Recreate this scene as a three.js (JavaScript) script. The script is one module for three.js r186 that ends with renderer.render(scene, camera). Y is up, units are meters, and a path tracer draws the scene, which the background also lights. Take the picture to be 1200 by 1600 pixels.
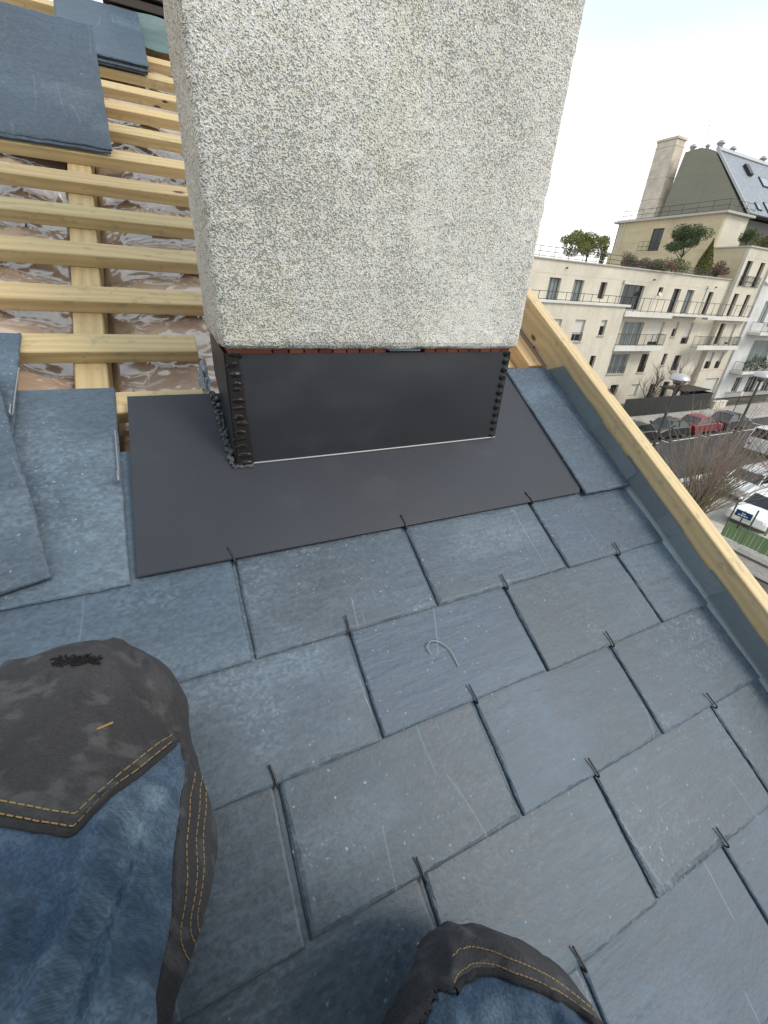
import * as THREE from 'three';
import { mergeGeometries } from 'three/addons/utils/BufferGeometryUtils.js';

// ---------------------------------------------------------------- camera, sky, sun, exposure
const EYE = 9.6;                       // eye height above the street
const PITCH = 0.5506056;               // slope of the slate roof
const H = 0.6;                         // distance from the eye to the roof plane
const scene = new THREE.Scene();
const camera = new THREE.PerspectiveCamera(101.93, 768 / 1024, 0.02, 900);
camera.position.set(0, EYE, 0);
camera.rotation.order = 'YXZ';
camera.rotation.set(-0.497960, -0.475815, 0.066990);
const renderer = new THREE.WebGLRenderer({ antialias: true });
renderer.toneMapping = THREE.LinearToneMapping;
renderer.toneMappingExposure = 1.18;
renderer.shadowMap.enabled = true;

function rng(seed) { let a = seed >>> 0; return () => { a = (a + 0x6D2B79F5) >>> 0; let t = a; t = Math.imul(t ^ (t >>> 15), t | 1); t ^= t + Math.imul(t ^ (t >>> 7), t | 61); return ((t ^ (t >>> 14)) >>> 0) / 4294967296; }; }
const clamp = (x, a = 0, b = 1) => Math.min(b, Math.max(a, x));
const sstep = (a, b, x) => { const t = clamp((x - a) / (b - a)); return t * t * (3 - 2 * t); };
const mix = (a, b, t) => a + (b - a) * t;

// tileable value noise on a grid of pixels, values 0..1
function tileNoise(w, h, fx, fy, seed) {
  const r = rng(seed), L = new Float32Array(fx * fy); for (let i = 0; i < L.length; i++) L[i] = r();
  const out = new Float32Array(w * h), xi = new Int32Array(w), xj = new Int32Array(w), xt = new Float32Array(w);
  for (let x = 0; x < w; x++) { const f = x * fx / w, i = Math.floor(f), t = f - i; xi[x] = i % fx; xj[x] = (i + 1) % fx; xt[x] = t * t * (3 - 2 * t); }
  for (let y = 0; y < h; y++) {
    const f = y * fy / h, j = Math.floor(f); let t = f - j; t = t * t * (3 - 2 * t); const a = (j % fy) * fx, b = ((j + 1) % fy) * fx;
    for (let x = 0; x < w; x++) { const p = L[a + xi[x]], q = L[a + xj[x]], u = L[b + xi[x]], v = L[b + xj[x]], s = xt[x]; const m = p + (q - p) * s; out[y * w + x] = m + ((u + (v - u) * s) - m) * t; }
  }
  return out;
}
function fbmTile(w, h, fx, fy, oct, seed, gain = 0.5) {
  const out = new Float32Array(w * h); let amp = 1, tot = 0;
  for (let o = 0; o < oct; o++) { const n = tileNoise(w, h, Math.min(fx << o, w), Math.min(fy << o, h), seed + o * 17); for (let i = 0; i < out.length; i++) out[i] += n[i] * amp; tot += amp; amp *= gain; }
  for (let i = 0; i < out.length; i++) out[i] /= tot;
  return out;
}
// 3D value noise for geometry
function hash3(x, y, z) { let n = Math.imul(x, 374761393) + Math.imul(y, 668265263) + Math.imul(z, 2147483647 - 1013904223); n = Math.imul(n ^ (n >>> 13), 1274126177); return ((n ^ (n >>> 16)) >>> 0) / 4294967296; }
function noise3(x, y, z) {
  const i = Math.floor(x), j = Math.floor(y), k = Math.floor(z); let a = x - i, b = y - j, c = z - k; a = a * a * (3 - 2 * a); b = b * b * (3 - 2 * b); c = c * c * (3 - 2 * c);
  return mix(mix(mix(hash3(i, j, k), hash3(i + 1, j, k), a), mix(hash3(i, j + 1, k), hash3(i + 1, j + 1, k), a), b), mix(mix(hash3(i, j, k + 1), hash3(i + 1, j, k + 1), a), mix(hash3(i, j + 1, k + 1), hash3(i + 1, j + 1, k + 1), a), b), c) * 2 - 1;
}
const fbm3 = (x, y, z, o = 3) => { let s = 0, a = 0.5; for (let i = 0; i < o; i++) { s += a * noise3(x, y, z); x *= 2.03; y *= 2.03; z *= 2.03; a *= 0.5; } return s; };

// the sky: thin bright cloud, white low down, turning pale blue overhead
const SUN = new THREE.Vector3(0.50, 0.78, 0.62).normalize();
{
  const w = 512, h = 256, data = new Float32Array(w * h * 4), c1 = fbmTile(w, h, 5, 4, 5, 71), c2 = fbmTile(w, h, 9, 7, 4, 72);
  for (let y = 0; y < h; y++) for (let x = 0; x < w; x++) {
    const el = ((y + 0.5) / h - 0.5) * Math.PI, az = ((x + 0.5) / w - 0.5) * 2 * Math.PI, up = Math.sin(el), i = (y * w + x);
    const d = Math.cos(el) * Math.cos(az) * SUN.x + up * SUN.y + Math.cos(el) * Math.sin(az) * SUN.z;
    const cloud = sstep(0.36, 0.66, c1[i] * 0.6 + c2[i] * 0.4), t = sstep(0.23, 0.38, up);
    const glow = 0.45 * Math.pow(Math.max(0, d), 3);                     // thin cloud scatters the sun forward
    const blue = [0.54, 0.71, 0.86], white = [1.26, 1.26, 1.25];
    const k = mix(1, 0.06 + 0.42 * cloud, t);
    for (let c = 0; c < 3; c++) data[i * 4 + c] = mix(blue[c], white[c], k) + glow * [1.05, 1, 0.93][c];
    data[i * 4 + 3] = 1;
  }
  const tex = new THREE.DataTexture(data, w, h, THREE.RGBAFormat, THREE.FloatType);
  tex.mapping = THREE.EquirectangularReflectionMapping; tex.magFilter = THREE.LinearFilter; tex.minFilter = THREE.LinearFilter; tex.wrapS = THREE.RepeatWrapping; tex.needsUpdate = true;
  scene.background = tex; scene.environment = tex;
  scene.backgroundIntensity = 1.0; scene.environmentIntensity = 1.0;
}
const sun = new THREE.DirectionalLight(0xfff3e4, 2.0);
sun.position.copy(SUN).multiplyScalar(60).add(new THREE.Vector3(20, 5, -14)); sun.target.position.set(20, 5, -14);
sun.castShadow = true; sun.shadow.radius = 34; sun.shadow.mapSize.set(4096, 4096);
Object.assign(sun.shadow.camera, { left: -60, right: 60, top: 50, bottom: -50, near: 1, far: 160 });
scene.add(sun, sun.target);

// ---------------------------------------------------------------- helpers
const used = new Map();
function numbered(name) { const n = used.get(name) ?? 0; used.set(name, n + 1); return n ? name + '_' + String(n).padStart(3, '0') : name; }
function tag(o, label, category, group, kind) { if (label) o.userData.label = label; if (category) o.userData.category = category; if (group) o.userData.group = group; if (kind) o.userData.kind = kind; return o; }
function obj(name, geo, mat, parent = scene) {
  const m = new THREE.Mesh(geo, mat); m.name = parent === scene ? numbered(name) : name; m.castShadow = m.receiveShadow = true; parent.add(m); return m;
}
function thing(name, label, category, pos = [0, 0, 0], group, kind) { const g = new THREE.Group(); g.name = numbered(name); g.position.set(...pos); scene.add(g); return tag(g, label, category, group, kind); }
// a thing whose local axes are: x along the battens, y off the roof, z down the slope
const ROOF0 = new THREE.Vector3(0, EYE - H * Math.cos(PITCH), -H * Math.sin(PITCH));
function roofThing(name, label, category, group, kind, u = 0, v = 0, w = 0) {
  const g = thing(name, label, category, [0, 0, 0], group, kind); g.rotation.x = PITCH;
  g.position.copy(ROOF0).add(new THREE.Vector3(u, 0, 0)).addScaledVector(new THREE.Vector3(0, Math.sin(PITCH), -Math.cos(PITCH)), v).addScaledVector(new THREE.Vector3(0, Math.cos(PITCH), Math.sin(PITCH)), w);
  return g;
}
const V3 = (x, y, z) => new THREE.Vector3(x, y, z);
function merge(list) { const l = list.map((g) => { const n = g.index ? g.toNonIndexed() : g; for (const k of Object.keys(n.attributes)) if (!['position', 'normal', 'uv'].includes(k)) n.deleteAttribute(k); return n; }); return mergeGeometries(l, false); }
// triangles from a flat list of Vector3, flat shaded
function rawGeo(pos, uv) { const g = new THREE.BufferGeometry(); g.setAttribute('position', new THREE.Float32BufferAttribute(pos, 3)); if (uv) g.setAttribute('uv', new THREE.Float32BufferAttribute(uv, 2)); g.computeVertexNormals(); if (!uv) boxUV(g); return g; }
// uv in metres from the side a face looks to; along = the axis that runs with the grain (0, 1 or 2)
function boxUV(g, along = 0, off = [0, 0], scale = 1) {
  const p = g.attributes.position, n = g.attributes.normal, uv = new Float32Array(p.count * 2), idx = g.index;
  for (let i = 0; i < p.count; i++) {
    const P = [p.getX(i), p.getY(i), p.getZ(i)], N = [Math.abs(n.getX(i)), Math.abs(n.getY(i)), Math.abs(n.getZ(i))];
    let k = N[0] >= N[1] && N[0] >= N[2] ? 0 : N[1] >= N[2] ? 1 : 2;
    const ax = [0, 1, 2].filter((a) => a !== k); let [a, b] = ax; if (b === along) [a, b] = [b, a];
    uv[2 * i] = (P[a] + off[0]) * scale; uv[2 * i + 1] = (P[b] + off[1] + k * 0.371) * scale;
  }
  g.setAttribute('uv', new THREE.BufferAttribute(uv, 2)); return g;
}
// box with chamfered edges, centred
function cbox(x, y, z, c = 0.002, along = 0, off = [0, 0], scale = 1) {
  const a = x / 2, b = y / 2, d = z / 2, pos = [], cx = Math.min(c, a * .9), pts = (s, t, r) => [[s * (a - cx), t * (b - cx), r * d], [s * (a - cx), t * b, r * (d - cx)], [s * a, t * (b - cx), r * (d - cx)]];
  const K = {}; for (const s of [-1, 1]) for (const t of [-1, 1]) for (const r of [-1, 1]) K[`${s}${t}${r}`] = pts(s, t, r);
  const g = (s, t, r, k) => K[`${s}${t}${r}`][k];
  const cen = V3(0, 0, 0), tri = (A, B, C) => { const va = V3(...A), vb = V3(...B), vc = V3(...C), nn = vb.clone().sub(va).cross(vc.clone().sub(va)); const m = va.clone().add(vb).add(vc); if (nn.dot(m) < 0) [B, C] = [C, B]; pos.push(...A, ...B, ...C); };
  const quad = (A, B, C, D) => { tri(A, B, C); tri(A, C, D); };
  for (const r of [-1, 1]) { quad(g(-1, -1, r, 0), g(1, -1, r, 0), g(1, 1, r, 0), g(-1, 1, r, 0)); quad(g(-1, r, -1, 1), g(1, r, -1, 1), g(1, r, 1, 1), g(-1, r, 1, 1)); quad(g(r, -1, -1, 2), g(r, 1, -1, 2), g(r, 1, 1, 2), g(r, -1, 1, 2)); }
  for (const s of [-1, 1]) for (const t of [-1, 1]) {
    quad(g(-1, s, t, 0), g(1, s, t, 0), g(1, s, t, 1), g(-1, s, t, 1)); quad(g(s, -1, t, 0), g(s, 1, t, 0), g(s, 1, t, 2), g(s, -1, t, 2)); quad(g(s, t, -1, 1), g(s, t, 1, 1), g(s, t, 1, 2), g(s, t, -1, 2));
    for (const r of [-1, 1]) tri(g(s, t, r, 0), g(s, t, r, 1), g(s, t, r, 2));
  }
  const q = new THREE.BufferGeometry(); q.setAttribute('position', new THREE.Float32BufferAttribute(pos, 3)); q.computeVertexNormals(); return boxUV(q, along, off, scale);
}
function tube(pts, r, seg = 0, rad = 6) { return new THREE.TubeGeometry(new THREE.CatmullRomCurve3(pts), seg || pts.length * 3, r, rad, false); }
function bar(a, b, r, rad = 6, r2 = r) { const d = b.clone().sub(a), g = new THREE.CylinderGeometry(r2, r, d.length(), rad); g.translate(0, d.length() / 2, 0); g.applyQuaternion(new THREE.Quaternion().setFromUnitVectors(V3(0, 1, 0), d.normalize())); g.translate(a.x, a.y, a.z); return g; }
function at(g, x, y, z) { g.translate(x, y, z); return g; }

// ---------------------------------------------------------------- textures
function colorTex(w, h, f, rep = [1, 1]) {
  const d = new Uint8Array(w * h * 4), o = [0, 0, 0]; for (let i = 0; i < w * h; i++) { f(i % w, (i / w) | 0, i, o); d[i * 4] = clamp(o[0], 0, 255); d[i * 4 + 1] = clamp(o[1], 0, 255); d[i * 4 + 2] = clamp(o[2], 0, 255); d[i * 4 + 3] = 255; }
  const t = new THREE.DataTexture(d, w, h); t.colorSpace = THREE.SRGBColorSpace; return wrapTex(t, rep);
}
function grayTex(w, h, arr, rep = [1, 1]) { const d = new Uint8Array(w * h * 4); for (let i = 0; i < w * h; i++) { const v = clamp(arr[i]) * 255; d[i * 4] = d[i * 4 + 1] = d[i * 4 + 2] = v; d[i * 4 + 3] = 255; } return wrapTex(new THREE.DataTexture(d, w, h), rep); }
function wrapTex(t, rep) { t.wrapS = t.wrapT = THREE.RepeatWrapping; t.magFilter = THREE.LinearFilter; t.minFilter = THREE.LinearMipmapLinearFilter; t.generateMipmaps = true; t.repeat.set(...rep); t.needsUpdate = true; return t; }
const std = (o) => new THREE.MeshStandardMaterial(o), phy = (o) => new THREE.MeshPhysicalMaterial(o);
function stroke(buf, w, h, x, y, ang, len, wid, val, r, curve = 0) { for (let s = 0; s < len; s++) { const X = Math.round(x), Y = Math.round(y); for (let a = -wid; a <= wid; a++) for (let b = -wid; b <= wid; b++) if (a * a + b * b <= wid * wid + 0.3) { const i = ((Y + b + 4 * h) % h) * w + ((X + a + 4 * w) % w); buf[i] = Math.max(buf[i], val * (0.55 + 0.45 * r())); } x += Math.cos(ang); y += Math.sin(ang); ang += curve; } }

// slate: 1.5 m of cloth-fine cleavage with ripples, white chalky rubs, scratches and specks of dust
const SL = 2048, SLM = 1.5;
let slateMap, slateBump, slateRough;
{
  const w = SL, h = SL, r = rng(5), rip = fbmTile(w, h, 24, 150, 4, 11, 0.6), low = fbmTile(w, h, 6, 6, 5, 21), fine = fbmTile(w, h, 300, 420, 3, 31, 0.7), patch = fbmTile(w, h, 14, 10, 5, 41), grain = fbmTile(w, h, 90, 500, 2, 51, 0.6), hue = fbmTile(w, h, 5, 7, 4, 61);
  const mark = new Float32Array(w * h);
  const dens = fbmTile(w, h, 7, 7, 3, 81), here = (x, y) => dens[((y | 0) % h) * w + ((x | 0) % w)];
  for (let i = 0; i < 16000; i++) { const X = r() * w, Y = r() * h, s = r(), q = r(); if (q > sstep(0.42, 0.72, here(X, Y)) + 0.05) continue; stroke(mark, w, h, X, Y, r() * 6.28, 1 + 2.2 * r(), s > 0.94 ? 1.6 : s > 0.6 ? 1.0 : 0.5, 0.16 + 0.6 * r() * r(), r); }
  for (let i = 0; i < 420; i++) { const dir = r() < 0.6 ? (r() - 0.5) * 0.7 : r() * 6.28; stroke(mark, w, h, r() * w, r() * h, dir, 14 + 70 * r() * r(), 0.6 + r() * 0.6, 0.08 + 0.26 * r() * r(), r, (r() - 0.5) * 0.03); }
  for (let i = 0; i < 60; i++) stroke(mark, w, h, r() * w, r() * h, 1.57 + (r() - 0.5) * 0.5, 60 + 180 * r(), 1.0, 0.08 + 0.2 * r(), r, (r() - 0.5) * 0.004);
  for (let i = 0; i < 70; i++) { const X = r() * w, Y = r() * h, n = 8 + 16 * r(), a0 = (r() - 0.5) * 0.4; for (let k = 0; k < n; k++) stroke(mark, w, h, X + (r() - 0.5) * 110, Y + (r() - 0.5) * 50, a0 + (r() - 0.5) * 0.3, 10 + 44 * r(), 0.8 + r() * 1.3, 0.07 + 0.26 * r() * r(), r, (r() - 0.5) * 0.02); }
  const smear = fbmTile(w, h, 9, 16, 4, 83);
  const bump = new Float32Array(w * h), ro = new Float32Array(w * h);
  slateMap = colorTex(w, h, (x, y, i, o) => {
    const chalk = sstep(0.60, 0.82, patch[i]) * sstep(0.46, 0.70, rip[i] * 0.25 + fine[i] * 0.75), m = Math.max(mark[i], 0), n = (low[i] - 0.5) * 0.34 + (fine[i] - 0.5) * 0.42 + (grain[i] - 0.5) * 0.12 + (rip[i] - 0.5) * 0.10;
    const b = 1 + n, wt = clamp(m * 1.15 + chalk * 0.15 + sstep(0.52, 0.80, smear[i]) * 0.12 * (0.35 + fine[i] * 1.3)), hu = (hue[i] - 0.5) * 12;
    o[0] = mix((65 + hu * 0.3) * b, 182, wt); o[1] = mix((79 + hu * 0.1) * b, 194, wt); o[2] = mix((91 - hu * 0.2) * b, 203, wt);
    bump[i] = 0.5 + (rip[i] - 0.5) * (0.16 + 0.9 * sstep(0.48, 0.66, low[i])) + (fine[i] - 0.5) * 0.26 + (low[i] - 0.5) * 0.6; ro[i] = 0.55 + (fine[i] - 0.5) * 0.25 + wt * 0.3 + (low[i] - 0.5) * 0.12;
  });
  slateBump = grayTex(w, h, bump); slateRough = grayTex(w, h, ro);
  for (const t of [slateMap, slateBump, slateRough]) t.repeat.set(1 / SLM, 1 / SLM);
}
const slateMats = [[1, 1, 1], [0.94, 0.95, 0.97], [1.06, 1.06, 1.06], [0.96, 1.0, 1.05], [0.91, 0.92, 0.95]].map((c) => std({ color: new THREE.Color().setRGB(...c), map: slateMap, bumpMap: slateBump, bumpScale: 0.0013, roughnessMap: slateRough, roughness: 1, metalness: 0 }));

// rough concrete of pale grit and dark grains
let concMap, concBump;
const CM = 0.9;
{
  const w = 2048, h = 2048, low = fbmTile(w, h, 4, 4, 5, 111), vert = fbmTile(w, h, 34, 5, 4, 112), g1 = fbmTile(w, h, 760, 760, 2, 113, 0.5), g2 = fbmTile(w, h, 900, 900, 2, 114, 0.5), g3 = tileNoise(w, h, 460, 460, 115), stain = fbmTile(w, h, 9, 7, 4, 116), warm = tileNoise(w, h, 260, 260, 117), bump = new Float32Array(w * h);
  concMap = colorTex(w, h, (x, y, i, o) => {
    const dens = (low[i] - 0.5) * 0.20 + (vert[i] - 0.5) * 0.10, dark = sstep(0.53, 0.66, g1[i] * 0.7 + g3[i] * 0.3 + dens), lite = sstep(0.50, 0.72, g2[i]), st = sstep(0.60, 0.76, stain[i]);
    let v = 194 + 28 * lite - 56 * dark; v += (low[i] - 0.5) * -26;
    const wm = (warm[i] - 0.5) * 9;
    o[0] = v + wm; o[1] = v + wm * 0.2; o[2] = v - 6 - wm - st * 4;
    bump[i] = 0.45 + 0.4 * lite - 0.5 * dark + (low[i] - 0.5) * 0.3;
  });
  concBump = grayTex(w, h, bump); for (const t of [concMap, concBump]) t.repeat.set(1 / CM, 1 / CM);
}
const concMat = std({ map: concMap, bumpMap: concBump, bumpScale: 0.0016, roughness: 0.93 });
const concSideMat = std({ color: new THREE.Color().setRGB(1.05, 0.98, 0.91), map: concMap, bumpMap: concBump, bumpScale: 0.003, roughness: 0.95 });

// sawn softwood, grain along u
let woodMap, woodBump;
{
  const w = 2048, h = 512, a = fbmTile(w, h, 4, 40, 4, 211, 0.6), b = fbmTile(w, h, 12, 150, 3, 212, 0.6), low = fbmTile(w, h, 5, 4, 3, 213), warp = fbmTile(w, h, 4, 3, 3, 214), spot = fbmTile(w, h, 60, 26, 4, 215), r = rng(8), kn = [], bump = new Float32Array(w * h);
  for (let i = 0; i < 9; i++) kn.push([r() * w, r() * h, 7 + 9 * r()]);
  woodMap = colorTex(w, h, (x, y, i, o) => {
    let kx = 0, ring = 0; for (const [cx, cy, s] of kn) { let dx = Math.abs(x - cx); dx = Math.min(dx, w - dx); let dy = Math.abs(y - cy); dy = Math.min(dy, h - dy); const d = Math.hypot(dx * 0.45, dy); kx = Math.max(kx, 1 - sstep(s * 0.45, s, d)); ring += 40 * Math.exp(-d / (s * 1.6)); }
    const lines = 0.5 + 0.5 * Math.sin((y / h) * 95 + warp[i] * 16 + ring * 0.12), g = lines * 0.4 + a[i] * 0.35 + b[i] * 0.45 - 0.6;
    const st = sstep(0.66, 0.78, spot[i]) * 0.16, t = (low[i] - 0.5) * 0.25;
    o[0] = (184 - 28 * g + 26 * t) * (1 - 0.5 * kx - st * 0.6); o[1] = (164 - 32 * g + 20 * t) * (1 - 0.58 * kx - st * 0.5); o[2] = (126 - 34 * g - 8 * t) * (1 - 0.6 * kx - st * 0.3);
    bump[i] = 0.5 - g * 0.5 + (b[i] - 0.5) * 0.4;
  });
  woodBump = grayTex(w, h, bump); for (const t of [woodMap, woodBump]) t.repeat.set(1 / 1.2, 1 / 0.3);
}
const battenMats = [[1.04, 1.03, 0.95], [0.97, 0.98, 0.90], [1.06, 1.02, 0.93]].map((c) => std({ color: new THREE.Color().setRGB(...c), map: woodMap, bumpMap: woodBump, bumpScale: 0.0010, roughness: 0.72 }));
const boardMat = std({ color: new THREE.Color().setRGB(1.08, 1.07, 1.06), map: woodMap, bumpMap: woodBump, bumpScale: 0.0008, roughness: 0.7 });
const plankMat = std({ color: new THREE.Color().setRGB(1.1, 0.98, 0.88), map: woodMap, bumpMap: woodBump, bumpScale: 0.0008, roughness: 0.7 });

// coated zinc sheet with rubs and dust
function sheetTex(base, seed, amt) {
  const w = 1024, h = 1024, r = rng(seed), low = fbmTile(w, h, 4, 3, 5, seed + 1), sm = fbmTile(w, h, 9, 14, 5, seed + 2), fine = fbmTile(w, h, 200, 200, 2, seed + 3), mark = new Float32Array(w * h), ro = new Float32Array(w * h);
  for (let i = 0; i < 90; i++) stroke(mark, w, h, r() * w, r() * h, r() * 6.28, 10 + 80 * r() * r(), 0.5, 0.1 + 0.3 * r() * r(), r, (r() - 0.5) * 0.03);
  for (let i = 0; i < 240; i++) stroke(mark, w, h, r() * w, r() * h, r() * 6.28, 1 + 2 * r(), 0.5, 0.2 + 0.5 * r(), r);
  const map = colorTex(w, h, (x, y, i, o) => { const n = 1 + (low[i] - 0.5) * amt + (fine[i] - 0.5) * 0.08, d = sstep(0.60, 0.82, sm[i]) * 0.05 + mark[i] * 0.5; for (let c = 0; c < 3; c++) o[c] = mix(base[c] * n, 150, clamp(d)); ro[i] = 0.46 + (low[i] - 0.5) * 0.14 + d * 0.4 + (sm[i] - 0.5) * 0.08; });
  return [map, grayTex(w, h, ro)];
}
const [apMap, apRo] = sheetTex([44, 47, 54], 301, 0.16), [zcMap, zcRo] = sheetTex([112, 124, 130], 331, 0.22);
const apronMat = std({ map: apMap, roughnessMap: apRo, roughness: 1.0, metalness: 0.25 });
const upstandMat = apronMat;
const soakerMat = std({ map: zcMap, roughnessMap: zcRo, roughness: 1.0, metalness: 0.2 });
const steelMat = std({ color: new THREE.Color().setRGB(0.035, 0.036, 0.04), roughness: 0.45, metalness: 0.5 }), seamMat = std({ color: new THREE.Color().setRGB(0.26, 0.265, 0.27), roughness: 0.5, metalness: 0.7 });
const brightSteelMat = std({ color: new THREE.Color().setRGB(0.5, 0.51, 0.52), roughness: 0.33, metalness: 0.9 });
// ---------------------------------------------------------------- the slate roof
const E_ = 0.1485, WP = 0.2925, ST = 0.0060, SLEN = 0.385;
// one slate: dressed, flaking edges all round; local x across, z down the slope, y off the roof; origin at the middle of its tail
function slateGeo(width, len, seed, t = ST, rough = 1) {
  const r = rng(seed * 7919 + 13), hw = width / 2, out = [], step = 0.0075, sides = [[-hw, 0, hw, 0, 0, 1], [hw, 0, hw, -len, 1, 0], [hw, -len, -hw, -len, 0, -1], [-hw, -len, -hw, 0, -1, 0]];
  const so = r() * 50;
  for (const [x0, z0, x1, z1, nx, nz] of sides) { const L = Math.hypot(x1 - x0, z1 - z0), n = Math.round(L / step); for (let i = 0; i < n; i++) { const f = i / n; out.push([mix(x0, x1, f), mix(z0, z1, f), nx, nz, f]); } }
  const rings = [[], [], [], []], N = out.length;
  for (let i = 0; i < N; i++) {
    const [x, z, nx, nz, f] = out[i], n1 = noise3(x * 42 + so, z * 42, so), n2 = noise3(x * 150, z * 150 + so, so), n3 = noise3(x * 14, z * 14, so + 9);
    const corner = sstep(0.03, 0, Math.min(hw - Math.abs(x), Math.min(-z, len + z)) + Math.max(0, Math.min(hw - Math.abs(x), 0.02)) * 0);
    const jag = (n1 * 0.0011 + n2 * 0.0007) * rough, c = Math.min(1, Math.min(f, 1 - f) * 30);
    const ins = (a) => [clamp(x + nx * -Math.min(a, 0), -hw + Math.max(a, 0) - 9 * (a < 0), hw - Math.max(a, 0) + 9 * (a < 0)), clamp(z + nz * -Math.min(a, 0), -len + Math.max(a, 0) - 9 * (a < 0), -Math.max(a, 0) + 9 * (a < 0))];
    const chip = Math.max(0, n3 - 0.05) * 0.0065 * rough, b0 = 0.0010 + chip + (n1 + 1) * 0.0008 + Math.abs(n2) * 0.0010;
    const o = ins(-Math.abs(jag)), m = ins(b0 * 0.5), q = ins(b0 + 0.0008 + Math.abs(n2) * 0.002 * rough);
    rings[0].push([q[0], 0, q[1]]); rings[1].push([m[0], -t * (0.16 + 0.12 * n2), m[1]]); rings[2].push([o[0], -t * (0.48 + 0.2 * n1), o[1]]); rings[3].push([o[0] - nx * 0.0006, -t, o[1] - nz * 0.0006]);
  }
  const pos = []; const T = (a, b, c) => pos.push(...a, ...b, ...c);
  const cen = [0, 0, -len / 2], bot = [0, -t, -len / 2];
  for (let i = 0; i < N; i++) { const j = (i + 1) % N; T(rings[0][i], rings[0][j], cen); T(rings[3][j], rings[3][i], bot); for (let k = 0; k < 3; k++) { T(rings[k + 1][i], rings[k + 1][j], rings[k][j]); T(rings[k + 1][i], rings[k][j], rings[k][i]); } }
  const g = new THREE.BufferGeometry(); g.setAttribute('position', new THREE.Float32BufferAttribute(pos, 3)); g.computeVertexNormals();
  const uv = new Float32Array(pos.length / 3 * 2), ou = r() * SLM, ov = r() * SLM, flip = r() < 0.5 ? -1 : 1; for (let i = 0; i < pos.length / 3; i++) { uv[2 * i] = flip * pos[3 * i] + ou; uv[2 * i + 1] = flip * pos[3 * i + 2] + ov; }
  g.setAttribute('uv', new THREE.BufferAttribute(uv, 2)); return g;
}
const roof = roofThing('slate_roof', 'blue-grey slate roof slope laid with wire hooks around a concrete chimney, left side stripped to battens', 'roof');
const TILT = Math.atan(ST / E_);
let slateSeed = 1;
function laySlate(u0, u1, vTail, wTail = 0, len = SLEN, o = {}) {
  const s = slateSeed++, m = obj('slate', slateGeo(u1 - u0, len, s, o.t ?? ST), slateMats[o.mat ?? (hash3(s, 5, 9) * 4.99 | 0)], o.parent ?? roof);
  m.position.set((u0 + u1) / 2, wTail, -vTail); m.rotation.order = 'YXZ'; m.rotation.x = o.tilt ?? -TILT; m.rotation.y = o.turn ?? (hash3(s, 3, 1) - 0.5) * 0.006; return m;
}
function hookGeo(long = false) { // wire: comes down the joint, turns under the tail and back up over the face
  const p = long ? [V3(0, -0.004, -0.10), V3(0, -0.003, -0.03), V3(0, -0.003, 0.002), V3(0, 0.001, 0.0065), V3(0, 0.005, 0.003), V3(0, 0.005, -0.012)]
    : [V3(0.001, -0.0078, -0.035), V3(0.0005, -0.0078, -0.002), V3(0, -0.0055, 0.0042), V3(0, -0.001, 0.0052), V3(-0.0006, 0.0020, 0.001), V3(-0.0012, 0.0020, -0.010), V3(-0.0026, 0.0030, -0.022)];
  return new THREE.TubeGeometry(new THREE.CatmullRomCurve3(p), 26, 0.00135, 7, false);
}
const hookG = hookGeo();
function hook(u, v, w = 0, turn = 0, mat = steelMat) { const h = obj('slate_hook', hookG, mat, roof); h.position.set(u, w, -v); h.rotation.y = turn; return h; }
for (let k = -1; k <= 8; k++) {
  const vt = 0.1225 - E_ * k, odd = ((k % 2) + 2) % 2 === 1, first = (odd ? 0.1735 : 0.034) - 0.0017 * k, joints = [];
  if (k === -1) { laySlate(-0.386, -0.0995, 0.2655, 0.0005, 0.385, { mat: 2 }); laySlate(-0.682, -0.3905, 0.268, 0.0005); laySlate(-0.976, -0.686, 0.268, 0.0005); laySlate(0.7635, 0.904, 0.2605, 0.0088, 0.388, { mat: 3, tilt: -0.004 }); continue; }
  for (let n = -5; n < 5; n++) { const u = first + n * WP + (hash3(n + 9, k + 9, 2) - 0.5) * 0.004; if (u > -1.25 && u < 0.87) joints.push(u); }
  const ends = [...joints, 0.9075];
  for (let i = 0; i < ends.length - 1; i++) { const g = 0.0021 + 0.0012 * hash3(i, k, 4); laySlate(ends[i] + g, ends[i + 1] - g, vt + (hash3(i, k + 3, 7) - 0.5) * 0.003, (hash3(i, k, 8) - 0.5) * 0.0006); }
  // a hook at each joint holds the tail of the slate above it, in the middle of its width
  for (const u of joints) if (k > 0 || u > 0.0) hook(u + 0.001, vt + E_ + (hash3(k, (u * 100) | 0, 1) - 0.5) * 0.003, 0.0012, (hash3(k, (u * 90) | 0, 3) - 0.5) * 0.3);
}
for (const [a, b] of [[-0.527, -0.2335], [-0.823, -0.532], [-1.12, -0.828]]) laySlate(a, b, 0.402, 0.0045, 0.385);
{ const a = obj('slate_hook', hookGeo(true), seamMat, roof); a.position.set(-0.101, 0.004, -0.437); const b = obj('slate_hook', hookGeo(true), seamMat, roof); b.position.set(-0.2305, 0.012, -0.575); b.rotation.y = -0.05; }

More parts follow.
